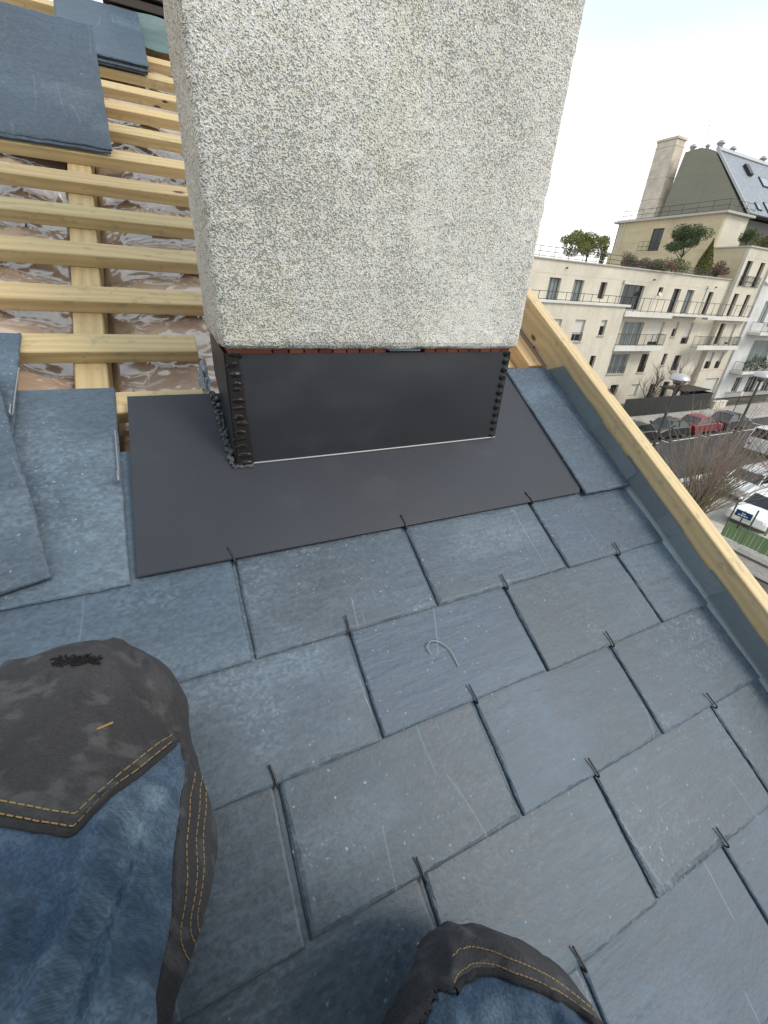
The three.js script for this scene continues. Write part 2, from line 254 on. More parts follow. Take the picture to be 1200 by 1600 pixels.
// battens, rafters, insulation under film on the stripped part
const BT = -0.0185, CHX0 = 0.0656, CHX1 = 0.6245;
{
  let i = 0;
  for (let v = 0.588; v < 2.68; v += 0.1519, i++) {
    const jit = (hash3(i, 1, 1) - 0.5) * 0.01, tw = (hash3(i, 2, 1) - 0.5) * 0.006;
    const put = (u0, u1) => { const m = obj('batten', cbox(u1 - u0, 0.027, 0.05, 0.0016, 0, [hash3(i, 4, 4) * 3, hash3(i, 5, 4) * 2]), battenMats[i % 3], roof); m.position.set((u0 + u1) / 2, BT - 0.0135, -(v + 0.025 + jit)); m.rotation.y = tw; };
    const cut = v > 0.5 && v < 0.70 ? 0.057 : 0.053;
    if (v < 0.72) { put(-1.3, cut); put(0.64, 0.85); } else put(-1.3, v < 0.8 ? 0.05 : 0.85);
  }
  for (const u of [-0.139, 0.34, -0.62, -1.10, 0.80]) { const m = obj('rafter', cbox(0.052, 0.12, 2.55, 0.002, 2, [u, u * 2]), battenMats[2], roof); m.position.set(u, BT - 0.027 - 0.0605, -1.62); }
}
// brown mineral wool behind a clear crumpled film
const filmMat = phy({ color: new THREE.Color().setRGB(0.42, 0.31, 0.235), roughness: 0.2, ior: 2.1, clearcoat: 1, clearcoatRoughness: 0.03, specularIntensity: 1 });
{
  for (const [u0, u1, s] of [[-0.593, -0.166, 1], [-0.112, 0.313, 2], [-1.073, -0.647, 3]]) {
    const nu = 110, nv = 420, v0 = 0.40, v1 = 2.66, pos = [], idx = [], uv = [];
    for (let j = 0; j <= nv; j++) for (let i = 0; i <= nu; i++) {
      const a = i / nu, b = j / nv, u = mix(u0, u1, a), v = mix(v0, v1, b), ed = Math.min(a, 1 - a) * (u1 - u0);
      const fold = 1 - Math.abs(fbm3(u * 9 + s * 7, v * 14 + u * 4, s, 3)) * 2.6, fold2 = 1 - Math.abs(noise3(u * 30 + v * 11, v * 42 - u * 17, s + 5)) * 2;
      let w = -0.086 + 0.022 * sstep(0, 0.10, ed) + 0.022 * fbm3(u * 5, v * 6, s + 3, 2) + 0.010 * Math.max(0, fold) ** 3 + 0.0030 * Math.max(0, fold2) ** 3 + 0.003 * fbm3(u * 20, v * 24, s, 2);
      // the film sags between battens and is pinched under each of them
      const ph = ((v - 0.588) / 0.1519) * Math.PI * 2; w += 0.007 * -Math.cos(ph - 1.0);
      w = Math.min(w, BT - 0.027 - 0.003); w = mix(w, -0.10, sstep(0.012, 0, ed));
      pos.push(u, w, -v); uv.push(u, v);
    }
    for (let j = 0; j < nv; j++) for (let i = 0; i < nu; i++) { const a = j * (nu + 1) + i; idx.push(a, a + 1, a + nu + 2, a, a + nu + 2, a + nu + 1); }
    const g = new THREE.BufferGeometry(); g.setAttribute('position', new THREE.Float32BufferAttribute(pos, 3)); g.setAttribute('uv', new THREE.Float32BufferAttribute(uv, 2)); g.setIndex(idx); g.computeVertexNormals();
    obj('insulation_film', g, filmMat, roof);
  }
  const under = obj('underlay_board', cbox(2.2, 0.02, 4.4, 0.002), std({ color: new THREE.Color().setRGB(0.20, 0.15, 0.10), roughness: 0.95 }), roof); under.position.set(-0.2, -0.16, -0.65);
}
// loose slate resting askew on the course
{
  const L = roofThing('loose_slate', 'loose slate lying askew over the slate course beside the bare battens', 'slate', null, null, -0.182, 0.291, 0.0125);
  const m = obj('slab', slateGeo(0.2875, 0.385, 901), slateMats[2], L); m.position.set(-0.14375 * Math.cos(0.187), 0, 0.14375 * Math.sin(0.187)); m.rotation.order = 'YXZ'; m.rotation.y = 0.187; m.rotation.x = 0.012;
}
// stacks of slates leaning up the stripped slope
function slateStack(label, u1, v, lean, n, wd, seed, mat) {
  const g = roofThing('slate_stack', label, 'slates', 'slate stacks waiting on the upper roof', null, u1 - wd / 2, v, 0);
  for (let i = 0; i < n; i++) { const m = obj('slate', slateGeo(wd, 0.39, seed + i), slateMats[(mat + i) % 5], g); m.position.set((hash3(seed, i, 1) - 0.5) * 0.012, -0.012 + ST + i * 0.0062, (hash3(seed, i, 2) - 0.5) * 0.012); m.rotation.order = 'YXZ'; m.rotation.x = lean * (0.86 + 0.14 * i / (n - 1)); m.rotation.y = (hash3(seed, i, 3) - 0.5) * 0.02; }
  return g;
}
slateStack('pair of large dark slates leaning on the bare battens', -0.058, 1.50, 0.35, 2, 0.32, 920, 3);
slateStack('smaller stack of slates lying close under the ridge', 0.082, 2.10, 0.075, 4, 0.25, 940, 0);

// the house under the roof: rendered gable walls up to the slopes
{
  const g = thing('house', 'rendered house body under the slate roof, its gable along the verge board', 'house', [0, 0, 0]);
  const yz = (v, w) => { const y = ROOF0.y + v * Math.sin(PITCH) + w * Math.cos(PITCH), z = ROOF0.z - v * Math.cos(PITCH) + w * Math.sin(PITCH); return [z, y]; };
  const e = yz(-1.15, -0.18), r = yz(2.70, -0.18), back = [2 * r[0] - e[0], e[1]], s = new THREE.Shape([[e[0], 0.02], e, r, back, [back[0], 0.02]].map(([z, y]) => new THREE.Vector2(-z, y)));
  const b = new THREE.ExtrudeGeometry(s, { depth: 7.9, bevelEnabled: false }).toNonIndexed(); b.rotateY(Math.PI / 2); b.translate(-7.0, 0, 0); b.computeVertexNormals(); boxUV(b, 0);
  obj('house_body', b, std({ color: new THREE.Color().setRGB(0.46, 0.43, 0.38), roughness: 0.92 }), g);
  const deck = roofThing('roof_deck', 'plain timber deck of the roof beyond the battens', 'roof deck'); const d = obj('deck', cbox(5.6, 0.03, 3.9, 0.003, 0), battenMats[1], deck); d.position.set(-4.15, -0.10, -0.78);
}
// ---------------------------------------------------------------- chimney, flashing, verge
const ZF = -0.675, ZB = -0.895, YB = EYE - 0.0905, YT = EYE + 1.15;
{
  const c = thing('chimney', 'rough pale grey concrete chimney stack rising through the slate roof', 'chimney', [(CHX0 + CHX1) / 2, YB, (ZF + ZB) / 2]);
  const hx = (CHX1 - CHX0) / 2, hy = (YT - YB) / 2, hz = (ZF - ZB) / 2, R = 0.014;
  const face = (filter, mat, name) => {
    const g0 = new THREE.BoxGeometry(hx * 2, hy * 2, hz * 2, 80, 170, 30).toNonIndexed(), p = g0.attributes.position, pos = [], P = V3(0, 0, 0), I = V3(0, 0, 0);
    const push = (x, y, z) => { P.set(x, y, z); I.set(clamp(x, -hx + R, hx - R), clamp(y, -hy + R * 0.6, hy - R), clamp(z, -hz + R, hz - R)); P.sub(I).normalize(); const ed = Math.min(hx - Math.abs(x), 9) < 0.03 || y < -hy + 0.03 ? 1 : 0.35, k = R + 0.0022 * fbm3(x * 60, y * 60, z * 60, 3) * (0.6 + ed * 0.8) + 0.0014 * fbm3(x * 160, y * 160, z * 160, 2); pos.push(I.x + P.x * k, I.y + P.y * k + hy, I.z + P.z * k); };
    const n = g0.attributes.normal; for (let i = 0; i < p.count; i++) if (filter(n.getX(i), n.getY(i), n.getZ(i))) push(p.getX(i), p.getY(i), p.getZ(i));
    const g = new THREE.BufferGeometry(); g.setAttribute('position', new THREE.Float32BufferAttribute(pos, 3)); g.computeVertexNormals(); boxUV(g, 0, [0.31, 0.2]); return obj(name, g, mat, c);
  };
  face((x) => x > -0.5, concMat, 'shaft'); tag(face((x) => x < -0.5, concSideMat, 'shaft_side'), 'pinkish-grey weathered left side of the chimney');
  // clay bricks of the old base that show in the slit under the shaft
  const br = [std({ color: new THREE.Color().setRGB(0.30, 0.085, 0.045), roughness: 0.9 }), std({ color: new THREE.Color().setRGB(0.23, 0.07, 0.04), roughness: 0.9 }), std({ color: new THREE.Color().setRGB(0.36, 0.11, 0.06), roughness: 0.9 })];
  let x = CHX0 + 0.012, i = 0;
  while (x < CHX1 - 0.02) { const w = i === 0 ? 0.066 : 0.0235 + 0.003 * hash3(i, 1, 2); if (!(x > 0.335 && x < 0.40)) { const b = obj('brick', cbox(w - 0.0022, 0.07, 0.05, 0.001), br[i % 3], c); b.position.set(x + w / 2 - c.position.x, -0.0365, (-0.7165 - 0.002 * hash3(i, 2, 2)) - c.position.z); } else if (x < 0.36) { const b = obj('metal_strip', cbox(0.062, 0.004, 0.03, 0.0006), soakerMat, c); b.position.set(0.374 - c.position.x, -0.0065, -0.70 - c.position.z); } x += w; i++; }
  const core = obj('masonry_core', cbox(0.52, 0.46, 0.19, 0.004), std({ color: new THREE.Color().setRGB(0.30, 0.10, 0.06), roughness: 0.95 }), c); core.position.set(0, -0.2365, -0.008 - 0.02);
}
// apron and upstands of dark coated zinc dressed round the chimney
{
  const f = roofThing('chimney_flashing', 'dark anthracite metal flashing sheet fitted round the chimney foot', 'flashing', null, null, 0.34, 0.44, 0);
  const U0 = 0.34, V0 = 0.44, L = (u, v, w) => V3(u - U0, w, -(v - V0));
  const sh = new THREE.Shape([[-0.0895, 0.2735], [0.34, 0.2725], [0.7545, 0.2705], [0.79, 0.31], [0.80, 0.655], [0.6165, 0.655], [0.6165, 0.4385], [0.0705, 0.4385], [0.0705, 0.607], [-0.0785, 0.608]].map(([u, v]) => new THREE.Vector2(u - U0, v - V0)));
  const g = new THREE.ExtrudeGeometry(sh, { depth: 0.0012, bevelEnabled: true, bevelThickness: 0.0004, bevelSize: 0.0004, bevelSegments: 1, steps: 1 }); g.rotateX(-Math.PI / 2); g.translate(0, 0.0006, 0);
  const ap = g.toNonIndexed(); ap.computeVertexNormals(); boxUV(ap, 0, [0.2, 0.1], 1.3); obj('apron', ap, apronMat, f);
  const lip = tube([L(-0.0895, 0.2733, 0.0002), L(0.3, 0.2723, 0.0003), L(0.7545, 0.2703, 0.0002)], 0.0016, 40, 6); obj('folded_hem', lip, apronMat, f);
  // world-vertical plates, expressed in the roof frame
  const W = (x, y, z) => { const p = V3(x, y, z).sub(V3(ROOF0.x, ROOF0.y, ROOF0.z)); const n = V3(0, Math.cos(PITCH), Math.sin(PITCH)), d = V3(0, -Math.sin(PITCH), Math.cos(PITCH)); return V3(p.x - U0, p.dot(n), p.dot(d) + V0); };
  const yr = (z) => EYE - H * Math.cos(PITCH) + (-(z + H * Math.sin(PITCH))) * Math.tan(PITCH);   // roof height at z
  const plate = (pts, th) => { const out = []; const A = pts.map((p) => W(...p)), B = pts.map((p) => W(p[0] + th[0], p[1], p[2] + th[2])); const q = (a, b, c, d) => out.push(...a.toArray(), ...b.toArray(), ...c.toArray(), ...a.toArray(), ...c.toArray(), ...d.toArray()); q(...A); q(B[3], B[2], B[1], B[0]); for (let i = 0; i < 4; i++) { const j = (i + 1) % 4; q(A[i], B[i], B[j], A[j]); } const gg = rawGeo(out); boxUV(gg, 0, [0.5, 0.4], 1.1); return gg; };
  const top = EYE - 0.1015, z0 = -0.6885, zb = -0.885;
  // front upstand: a sheet that bellies very slightly
  { const nx = 40, ny = 14, pos = [], idx = [], uv = []; for (let j = 0; j <= ny; j++) for (let i = 0; i <= nx; i++) { const a = i / nx, b = j / ny, x = mix(0.0715, 0.6155, a), y = mix(yr(z0) + 0.0018, top, b), z = z0 + 0.0022 * Math.sin(a * Math.PI) * Math.sin(b * Math.PI) + 0.0008 * noise3(a * 6, b * 3, 2); const p = W(x, y, z); pos.push(p.x, p.y, p.z); uv.push(x * 1.1, y * 1.1); }
    for (let j = 0; j < ny; j++) for (let i = 0; i < nx; i++) { const a = j * (nx + 1) + i; idx.push(a, a + 1, a + nx + 2, a, a + nx + 2, a + nx + 1); } const gg = new THREE.BufferGeometry(); gg.setAttribute('position', new THREE.Float32BufferAttribute(pos, 3)); gg.setAttribute('uv', new THREE.Float32BufferAttribute(uv, 2)); gg.setIndex(idx); gg.computeVertexNormals(); obj('front_upstand', gg, upstandMat, f); }
  for (const [x, dx] of [[0.0700, 0.0012], [0.6170, -0.0012]]) obj('side_upstand', plate([[x, yr(z0) - 0.002, z0], [x, top, z0], [x, top + 0.01, zb], [x, yr(zb) - 0.004, zb]], [dx, 0, 0]), upstandMat, f);
  // rounded fold between upstand and apron, its highlight painted in as lighter grey
  obj('fold_highlight', tube([W(0.0715, yr(z0) + 0.0028, z0 + 0.0012), W(0.2, yr(z0) + 0.0026, z0 + 0.0022), W(0.45, yr(z0) + 0.0026, z0 + 0.0024), W(0.6155, yr(z0) + 0.0028, z0 + 0.0012)], 0.0020, 60, 8), seamMat, f);
  // beads of black mastic down both corners
  const beadMat = std({ color: new THREE.Color().setRGB(0.014, 0.013, 0.012), roughness: 0.34 }), crumbMat = std({ color: new THREE.Color().setRGB(0.045, 0.046, 0.05), roughness: 0.42 });
  const blob = (c, rx, ry, rz, s) => { const b = new THREE.IcosahedronGeometry(1, 3), p = b.attributes.position; for (let i = 0; i < p.count; i++) { const n = 1 + 0.28 * fbm3(p.getX(i) * 2.4 + s, p.getY(i) * 2.4, p.getZ(i) * 2.4 + s, 3); p.setXYZ(i, c.x + p.getX(i) * rx * n, c.y + p.getY(i) * ry * n, c.z + p.getZ(i) * rz * n); } b.computeVertexNormals(); return b; };
  { const L1 = []; for (let i = 0; i < 14; i++) { const y = mix(yr(z0) + 0.006, top - 0.006, i / 13), c = W(0.0835 + 0.004 * noise3(i * 3.1, 1, 1), y + 0.003 * noise3(i * 1.7, 4, 1), z0 + 0.001); L1.push(blob(c, 0.0095 + 0.003 * hash3(i, 1, 1), 0.0056 + 0.003 * hash3(i, 5, 1), 0.0022 + 0.0016 * hash3(i, 2, 1), i * 3.7)); }
    L1.push(plate([[0.0722, yr(z0) + 0.001, z0 + 0.0032], [0.0722, top, z0 + 0.0032], [0.0900, top, z0 + 0.0032], [0.0985, yr(z0) + 0.001, z0 + 0.0032]], [0, 0, -0.0012])); obj('mastic_bead', merge(L1), beadMat, f); }
  { const L1 = []; for (let i = 0; i < 12; i++) { const y = mix(yr(z0) + 0.006, top - 0.004, i / 11), c = W(0.6070, y, z0 + 0.0008); L1.push(blob(c, 0.0060 + 0.002 * hash3(i, 6, 1), 0.0072, 0.0022 + 0.001 * hash3(i, 3, 1), 40 + i * 2.7)); } obj('mastic_bead', merge(L1), beadMat, f); }
  { const L1 = [], r = rng(77); for (let i = 0; i < 150; i++) { const t = r(), v = mix(0.437, 0.61, t), u = 0.0645 - 0.006 * t + (r() - 0.5) * 0.010 * (0.7 + t * 0.5), s = 0.0014 + 0.0030 * r() * r(); L1.push(blob(L(u, v, 0.0018 + s * 0.6 + 0.004 * r()), s * 1.2, s, s * 1.2, i * 1.3).toNonIndexed()); }
    for (let i = 0; i < 40; i++) L1.push(blob(L(0.066 + 0.03 * r(), 0.4352 + 0.004 * (r() - 0.5), 0.0035), 0.0022, 0.0013, 0.0018, i)); obj('mastic_crumbs', merge(L1), crumbMat, f); }
  { const foil = []; for (const [s, u, v, wd] of [[1, 0.050, 0.655, 0.016]]) { const pos = [], nn = 14, mm = 22; const P = (i, j) => { const a = i / nn, b = j / mm; return L(u + (a - 0.5) * wd + 0.004 * noise3(a * 5, b * 7, s), v + (b - 0.5) * 0.085, -0.022 + 0.03 * a + 0.010 * noise3(a * 6 + s, b * 9, s * 2)); }; for (let j = 0; j < mm; j++) for (let i = 0; i < nn; i++) for (const q of [P(i, j), P(i + 1, j), P(i + 1, j + 1), P(i, j), P(i + 1, j + 1), P(i, j + 1)]) pos.push(...q.toArray()); foil.push(rawGeo(pos)); }
    obj('foil_strip', merge(foil), std({ color: new THREE.Color().setRGB(0.22, 0.24, 0.26), metalness: 0.4, roughness: 0.5 }), f); }
}
// timber verge board and stepped zinc soakers against it
{
  const b = roofThing('verge_board', 'long pale pine board standing along the right verge of the roof', 'board', null, null, 0.93, 0.4, 0);
  const seg = 90, pos = []; // slightly waney plank: chamfered section swept along the slope
  const sec = (t) => { const v = mix(-1.75, 2.72, t), k = 0.0006 * noise3(t * 18, 1, 3), x0 = 0.912 + 0.0005 * noise3(t * 14, 5, 3), x1 = 0.9485 + k, yt = 0.0785 + 0.0006 * noise3(t * 11, 2, 8), yb = -0.16, c = 0.0018; return [[x0, yb], [x1, yb], [x1, yt - c], [x1 - c, yt], [x0 + c, yt], [x0, yt - c]].map(([x, y]) => [x - 0.93, y, -(v - 0.4)]); };
  for (let i = 0; i < seg; i++) { const A = sec(i / seg), B = sec((i + 1) / seg); for (let j = 0; j < 6; j++) { const k = (j + 1) % 6; pos.push(...A[j], ...B[k], ...B[j], ...A[j], ...A[k], ...B[k]); } }
  for (const [t, s] of [[0, 1], [1, -1]]) { const A = sec(t); for (let j = 1; j < 5; j++) pos.push(...A[0], ...(s > 0 ? A[j + 1] : A[j]), ...(s > 0 ? A[j] : A[j + 1])); }
  const g = rawGeo(pos); boxUV(g, 2, [0.13, 0.05]); obj('board', g, boardMat, b);
  const st = obj('inner_batten', cbox(0.045, 0.045, 2.2, 0.0015, 2, [0.7, 0.4]), plankMat, b); st.position.set(0.8825 - 0.93, -0.0215, -(1.762 - 0.4));
  const pl = obj('gutter_plank', cbox(0.22, 0.02, 0.62, 0.0015, 2, [0.2, 0.9]), plankMat, b); pl.position.set(0.748 - 0.93, -0.046, -(0.93 - 0.4));
}
{
  const s = roofThing('verge_flashing', 'row of overlapping blue-grey zinc soakers turned up against the pine verge board', 'flashing', null, null, 0.9, 0.4, 0);
  const cuts = [0.640, 0.4235, 0.2735, 0.1185, -0.0165, -0.1745, -0.323, -0.4715, -0.62, -0.7685, -0.917, -1.07];
  for (let i = 0; i < cuts.length - 1; i++) {
    const v1 = cuts[i] + (i ? 0.045 : 0), v0 = cuts[i], vb = cuts[i + 1], n = 14, hgt = 0.0425 + (i % 2 ? -0.003 : 0.0015) + 0.003 * (hash3(i, 1, 1) - 0.5), x = 0.9085 - 0.0011 * (i % 2), pos = [];
    // profile: flat leg under the slates, rounded fold, upstand; the lower end rides over the next soaker
    const P = (t, k) => { const v = mix(vb, i ? v1 : v0, t), ride = 0.0020 * (1 - t), wv = 0.0012 * noise3(v * 20, i, 3), cutTop = i === 0 ? sstep(0.86, 1, t) : 0; const prof = [[-0.010, -0.0150], [-0.007, -0.0090], [-0.004, -0.0045], [-0.0012, -0.0005], [0, 0.004], [0.0002, mix(hgt, 0.006, cutTop)]]; const q = prof[k], up = sstep(0.0, 0.01, q[1]); return [x + q[0] * (1 - (k === 0 ? 0.2 * cutTop : 0)) - ride * 0.8 + wv * up - 0.9, q[1] + ride * (1 - up) + (k === 5 ? 0.0012 * noise3(v * 30, i, 8) : 0), -(v - 0.4)]; };
    for (let a = 0; a < n; a++) for (let k = 0; k < 5; k++) { const A = P(a / n, k), B = P((a + 1) / n, k), C = P((a + 1) / n, k + 1), D = P(a / n, k + 1); pos.push(...A, ...C, ...B, ...A, ...D, ...C); }
    const g = rawGeo(pos); boxUV(g, 2, [i * 0.37, i * 0.21]); obj('soaker', g, soakerMat, s);
  }
}
{
  const s = roofThing('string_line', 'purple builders string pinned along the inner face of the verge board', 'string', null, null, 0.9085, 0.72, 0.006);
  obj('cord', tube([V3(0, 0.003, -0.16), V3(-0.001, 0.0015, -0.05), V3(-0.001, 0.002, 0.0), V3(-0.001, 0, 0.068)], 0.0012, 30), std({ color: new THREE.Color().setRGB(0.12, 0.06, 0.14), roughness: 0.8 }), s);
  obj('knot', at(new THREE.IcosahedronGeometry(0.0032, 2), 0, 0.003, -0.004), std({ color: new THREE.Color().setRGB(0.10, 0.03, 0.05), roughness: 0.8 }), s);
}
{
  const f = roofThing('foam_lump', 'small lump of yellow expanding foam under the chimney corner', 'foam', null, null, 0.642, 0.715, -0.03);
  const b = new THREE.IcosahedronGeometry(1, 4), p = b.attributes.position; for (let i = 0; i < p.count; i++) { const n = 1 + 0.35 * fbm3(p.getX(i) * 2, p.getY(i) * 2, p.getZ(i) * 2, 3); p.setXYZ(i, p.getX(i) * 0.022 * n, p.getY(i) * 0.02 * n + 0.012, p.getZ(i) * 0.03 * n); } b.computeVertexNormals();
  obj('lump', b, std({ color: new THREE.Color().setRGB(0.55, 0.36, 0.07), roughness: 0.8 }), f);
}
// a bent wire hook lying loose on a slate
{
  const w = roofThing('loose_wire_hook', 'bent silver wire hook lying loose on a slate', 'wire', null, null, 0.31, 0.03, -0.0025);
  obj('wire', tube([V3(-0.0285, 0.0022, -0.026), V3(-0.0300, 0.0035, -0.036), V3(-0.0235, 0.0045, -0.0425), V3(-0.012, 0.0035, -0.040), V3(-0.003, 0.003, -0.0325), V3(0.004, 0.0035, -0.021), V3(0.0070, 0.0025, 0.004)], 0.0008, 50, 7), seamMat, w);
}
// zinc ridge sheet and the dark boards lying across the ridge
{
  const r = roofThing('ridge_sheet', 'weathered green zinc sheet bent over the ridge beside the chimney', 'zinc sheet', null, null, 0.1, 2.43, 0);
  const pos = [], P = (a, b) => { const x = mix(-0.06, 0.65, a), z = mix(0.07, -0.09, b); return [x, -0.012 + 0.05 * b * b + 0.006 * noise3(a * 7, b * 4, 1), z]; };
  for (let j = 0; j < 12; j++) for (let i = 0; i < 30; i++) { const A = P(i / 30, j / 12), B = P((i + 1) / 30, j / 12), C = P((i + 1) / 30, (j + 1) / 12), D = P(i / 30, (j + 1) / 12); pos.push(...A, ...B, ...C, ...A, ...C, ...D); }
  obj('sheet', rawGeo(pos), std({ color: new THREE.Color().setRGB(0.72, 0.88, 0.80), map: zcMap, roughness: 0.5, metalness: 0.3 }), r);
}
{
  const p = roofThing('board_stack', 'stack of dark weathered boards lying across the ridge behind the chimney', 'boards', null, null, 0.50, 2.62, 0.01);
  const m = std({ color: new THREE.Color().setRGB(0.045, 0.038, 0.033), roughness: 0.85 }); p.rotation.x = 0;
  for (let i = 0; i < 7; i++) { const b = obj('plank', cbox(1.0, 0.026, 0.16, 0.002), m, p); b.position.set(-0.02 * (i % 2), -0.03 + i * 0.034, -0.02 * hash3(i, 1, 1)); }
}
// ---------------------------------------------------------------- street, buildings, yard
function softTex(base, seed, amt, fx = 8, fy = 8) { const w = 512, h = 512, a = fbmTile(w, h, fx, fy, 5, seed), b = fbmTile(w, h, 90, 90, 2, seed + 3), c = fbmTile(w, h, 30, 3, 4, seed + 5); return colorTex(w, h, (x, y, i, o) => { const n = 1 + (a[i] - 0.5) * amt + (b[i] - 0.5) * amt * 0.5 + (c[i] - 0.5) * amt * 0.5; for (let k = 0; k < 3; k++) o[k] = base[k] * n; }); }
const matTex = (base, seed, amt, rep, o = {}, fx, fy) => { const t = softTex(base, seed, amt, fx, fy); t.repeat.set(rep, rep); return std({ map: t, roughness: 0.9, ...o }); };
const asphaltM = matTex([54, 53, 53], 401, 0.5, 0.25), paveM = matTex([150, 147, 141], 405, 0.35, 0.3), soilM = matTex([88, 78, 62], 409, 0.6, 0.3), yardM = matTex([172, 168, 160], 413, 0.3, 0.2), groundM = matTex([96, 92, 84], 417, 0.4, 0.1);
const creamM = matTex([195, 189, 174], 421, 0.14, 0.12, {}, 6, 6), pentM = matTex([190, 176, 145], 425, 0.16, 0.12, {}, 6, 6), whiteM = matTex([202, 201, 195], 429, 0.10, 0.15), gableM = matTex([128, 126, 112], 433, 0.10, 0.1), greyRenderM = matTex([196, 186, 170], 437, 0.2, 0.2), slateFarM = matTex([122, 130, 139], 441, 0.35, 0.35, { roughness: 0.6 }, 20, 40);
const copingM = std({ color: new THREE.Color().setRGB(0.42, 0.40, 0.36), roughness: 0.9 }), railM = std({ color: new THREE.Color().setRGB(0.035, 0.035, 0.037), roughness: 0.5, metalness: 0.4 }), glassM = phy({ color: new THREE.Color().setRGB(0.018, 0.022, 0.025), roughness: 0.06, specularIntensity: 1 }), curtainM = std({ color: new THREE.Color().setRGB(0.16, 0.19, 0.19), roughness: 0.25 }), frameM = std({ color: new THREE.Color().setRGB(0.06, 0.055, 0.05), roughness: 0.6 }), whiteFrameM = std({ color: new THREE.Color().setRGB(0.5, 0.5, 0.48), roughness: 0.6 }), shutterM = std({ color: new THREE.Color().setRGB(0.55, 0.54, 0.50), roughness: 0.7 }), zincM = std({ color: new THREE.Color().setRGB(0.36, 0.38, 0.38), roughness: 0.45, metalness: 0.4 });
const box = (x0, x1, y0, y1, z0, z1, c = 0.01) => at(cbox(x1 - x0, y1 - y0, z1 - z0, c), (x0 + x1) / 2, (y0 + y1) / 2, (z0 + z1) / 2);
const struct = (name, g, m) => tag(obj(name, g, m), null, null, null, 'structure');
struct('ground', box(-300, 420, -0.6, -0.14, -420, 300), groundM);
struct('road', box(-60, 160, -0.139, -0.06, -21.3, -13.3), asphaltM);
struct('pavement', box(-60, 160, -0.139, 0.06, -25.2, -21.32), paveM);
struct('near_pavement', box(-60, 160, -0.139, 0.06, -13.28, -11.4), paveM);
struct('front_garden', box(-60, 58, -0.139, 0.05, -29.1, -25.22), soilM);
struct('yard', box(20.8, 60, -0.139, 0.03, -11.38, 8), yardM);
struct('side_passage', box(1.6, 20.1, -0.139, 0.0, -11.38, 8), matTex([120, 108, 98], 449, 0.35, 0.3));
{ const k = []; for (const z of [-21.36, -13.24]) k.push(box(-60, 160, -0.13, 0.075, z - 0.09, z + 0.09)); struct('kerb', merge(k), std({ color: new THREE.Color().setRGB(0.4, 0.39, 0.37), roughness: 0.9 })); }
{ const k = []; for (let x = 20; x < 60; x += 5.2) { k.push(box(x, x + 3.4, -0.062, -0.055, -18.95, -18.83, 0.001), box(x + 4.3, x + 4.42, -0.062, -0.055, -21.2, -18.7, 0.001)); } struct('parking_line', merge(k), std({ color: new THREE.Color().setRGB(0.62, 0.62, 0.6), roughness: 0.8 })); }

function wallSheet(x0, x1, y0, y1, holes, th) { // front face at z = 0, back at -th
  const s = new THREE.Shape([[x0, y0], [x1, y0], [x1, y1], [x0, y1]].map((p) => new THREE.Vector2(...p)));
  for (const [a, b, c, d] of holes) s.holes.push(new THREE.Path([[a, c], [a, d], [b, d], [b, c]].map((p) => new THREE.Vector2(...p))));
  const g = new THREE.ExtrudeGeometry(s, { depth: th, bevelEnabled: false }).toNonIndexed(); g.translate(0, 0, -th); g.computeVertexNormals(); return boxUV(g, 0);
}
// window group: frame mesh with pane, mullions and sometimes a roller shutter, set back in its opening
function windowIn(parent, a, b, c, d, z, o = {}) {
  const w = b - a, h = d - c, f = 0.055, n = o.leaves ?? (w > 1.3 ? 3 : w > 0.75 ? 2 : 1), L = [box(a, b, c, c + f, z - 0.06, z, 0.004), box(a, b, d - f, d, z - 0.06, z, 0.004), box(a, a + f, c + f, d - f, z - 0.06, z, 0.004), box(b - f, b, c + f, d - f, z - 0.06, z, 0.004)];
  for (let i = 1; i < n; i++) L.push(box(a + w * i / n - 0.03, a + w * i / n + 0.03, c + f, d - f, z - 0.055, z - 0.005, 0.004));
  const win = obj('window', merge(L), o.white ? whiteFrameM : frameM, parent);
  obj('pane', box(a + f, b - f, c + f, d - f, z - 0.05, z - 0.03, 0.001), o.curtain ? curtainM : glassM, win);
  if (o.shutter) obj('roller_shutter', box(a + 0.01, b - 0.01, d - h * o.shutter, d, z + 0.01, z + 0.045, 0.003), shutterM, win);
  if (o.sill) obj('sill', box(a - 0.06, b + 0.06, c - 0.09, c - 0.005, z - 0.02, z + 0.33, 0.006), copingM, win);
  if (o.guard) { const R = []; for (let i = 0; i <= 3; i++) R.push(box(a - 0.02, b + 0.02, c + 0.08 + i * 0.2, c + 0.105 + i * 0.2, z + 0.22, z + 0.245, 0.002)); for (let x = a; x < b + 0.01; x += Math.max(0.12, w / 8)) R.push(box(x, x + 0.018, c + 0.05, c + 0.7, z + 0.22, z + 0.24, 0.002)); obj('guard_rail', merge(R), railM, win); }
  return win;
}
function railingGeo(pts, h, step, bars = [1, 0.12], balusters = 0) {
  const L = []; for (let i = 0; i + 1 < pts.length; i++) { const A = V3(...pts[i]), B = V3(...pts[i + 1]), d = B.clone().sub(A), n = Math.max(1, Math.round(d.length() / step)); for (const k of bars) L.push(bar(A.clone().add(V3(0, h * k, 0)), B.clone().add(V3(0, h * k, 0)), 0.022, 5)); for (let j = 0; j <= n; j++) { const p = A.clone().addScaledVector(d, j / n); L.push(bar(p, p.clone().add(V3(0, h, 0)), 0.022, 5)); } if (balusters) { const m = Math.round(d.length() / balusters); for (let j = 0; j < m; j++) { const p = A.clone().addScaledVector(d, j / m); L.push(bar(p.clone().add(V3(0, h * 0.12, 0)), p.clone().add(V3(0, h, 0)), 0.009, 4)); } } } return merge(L);
}
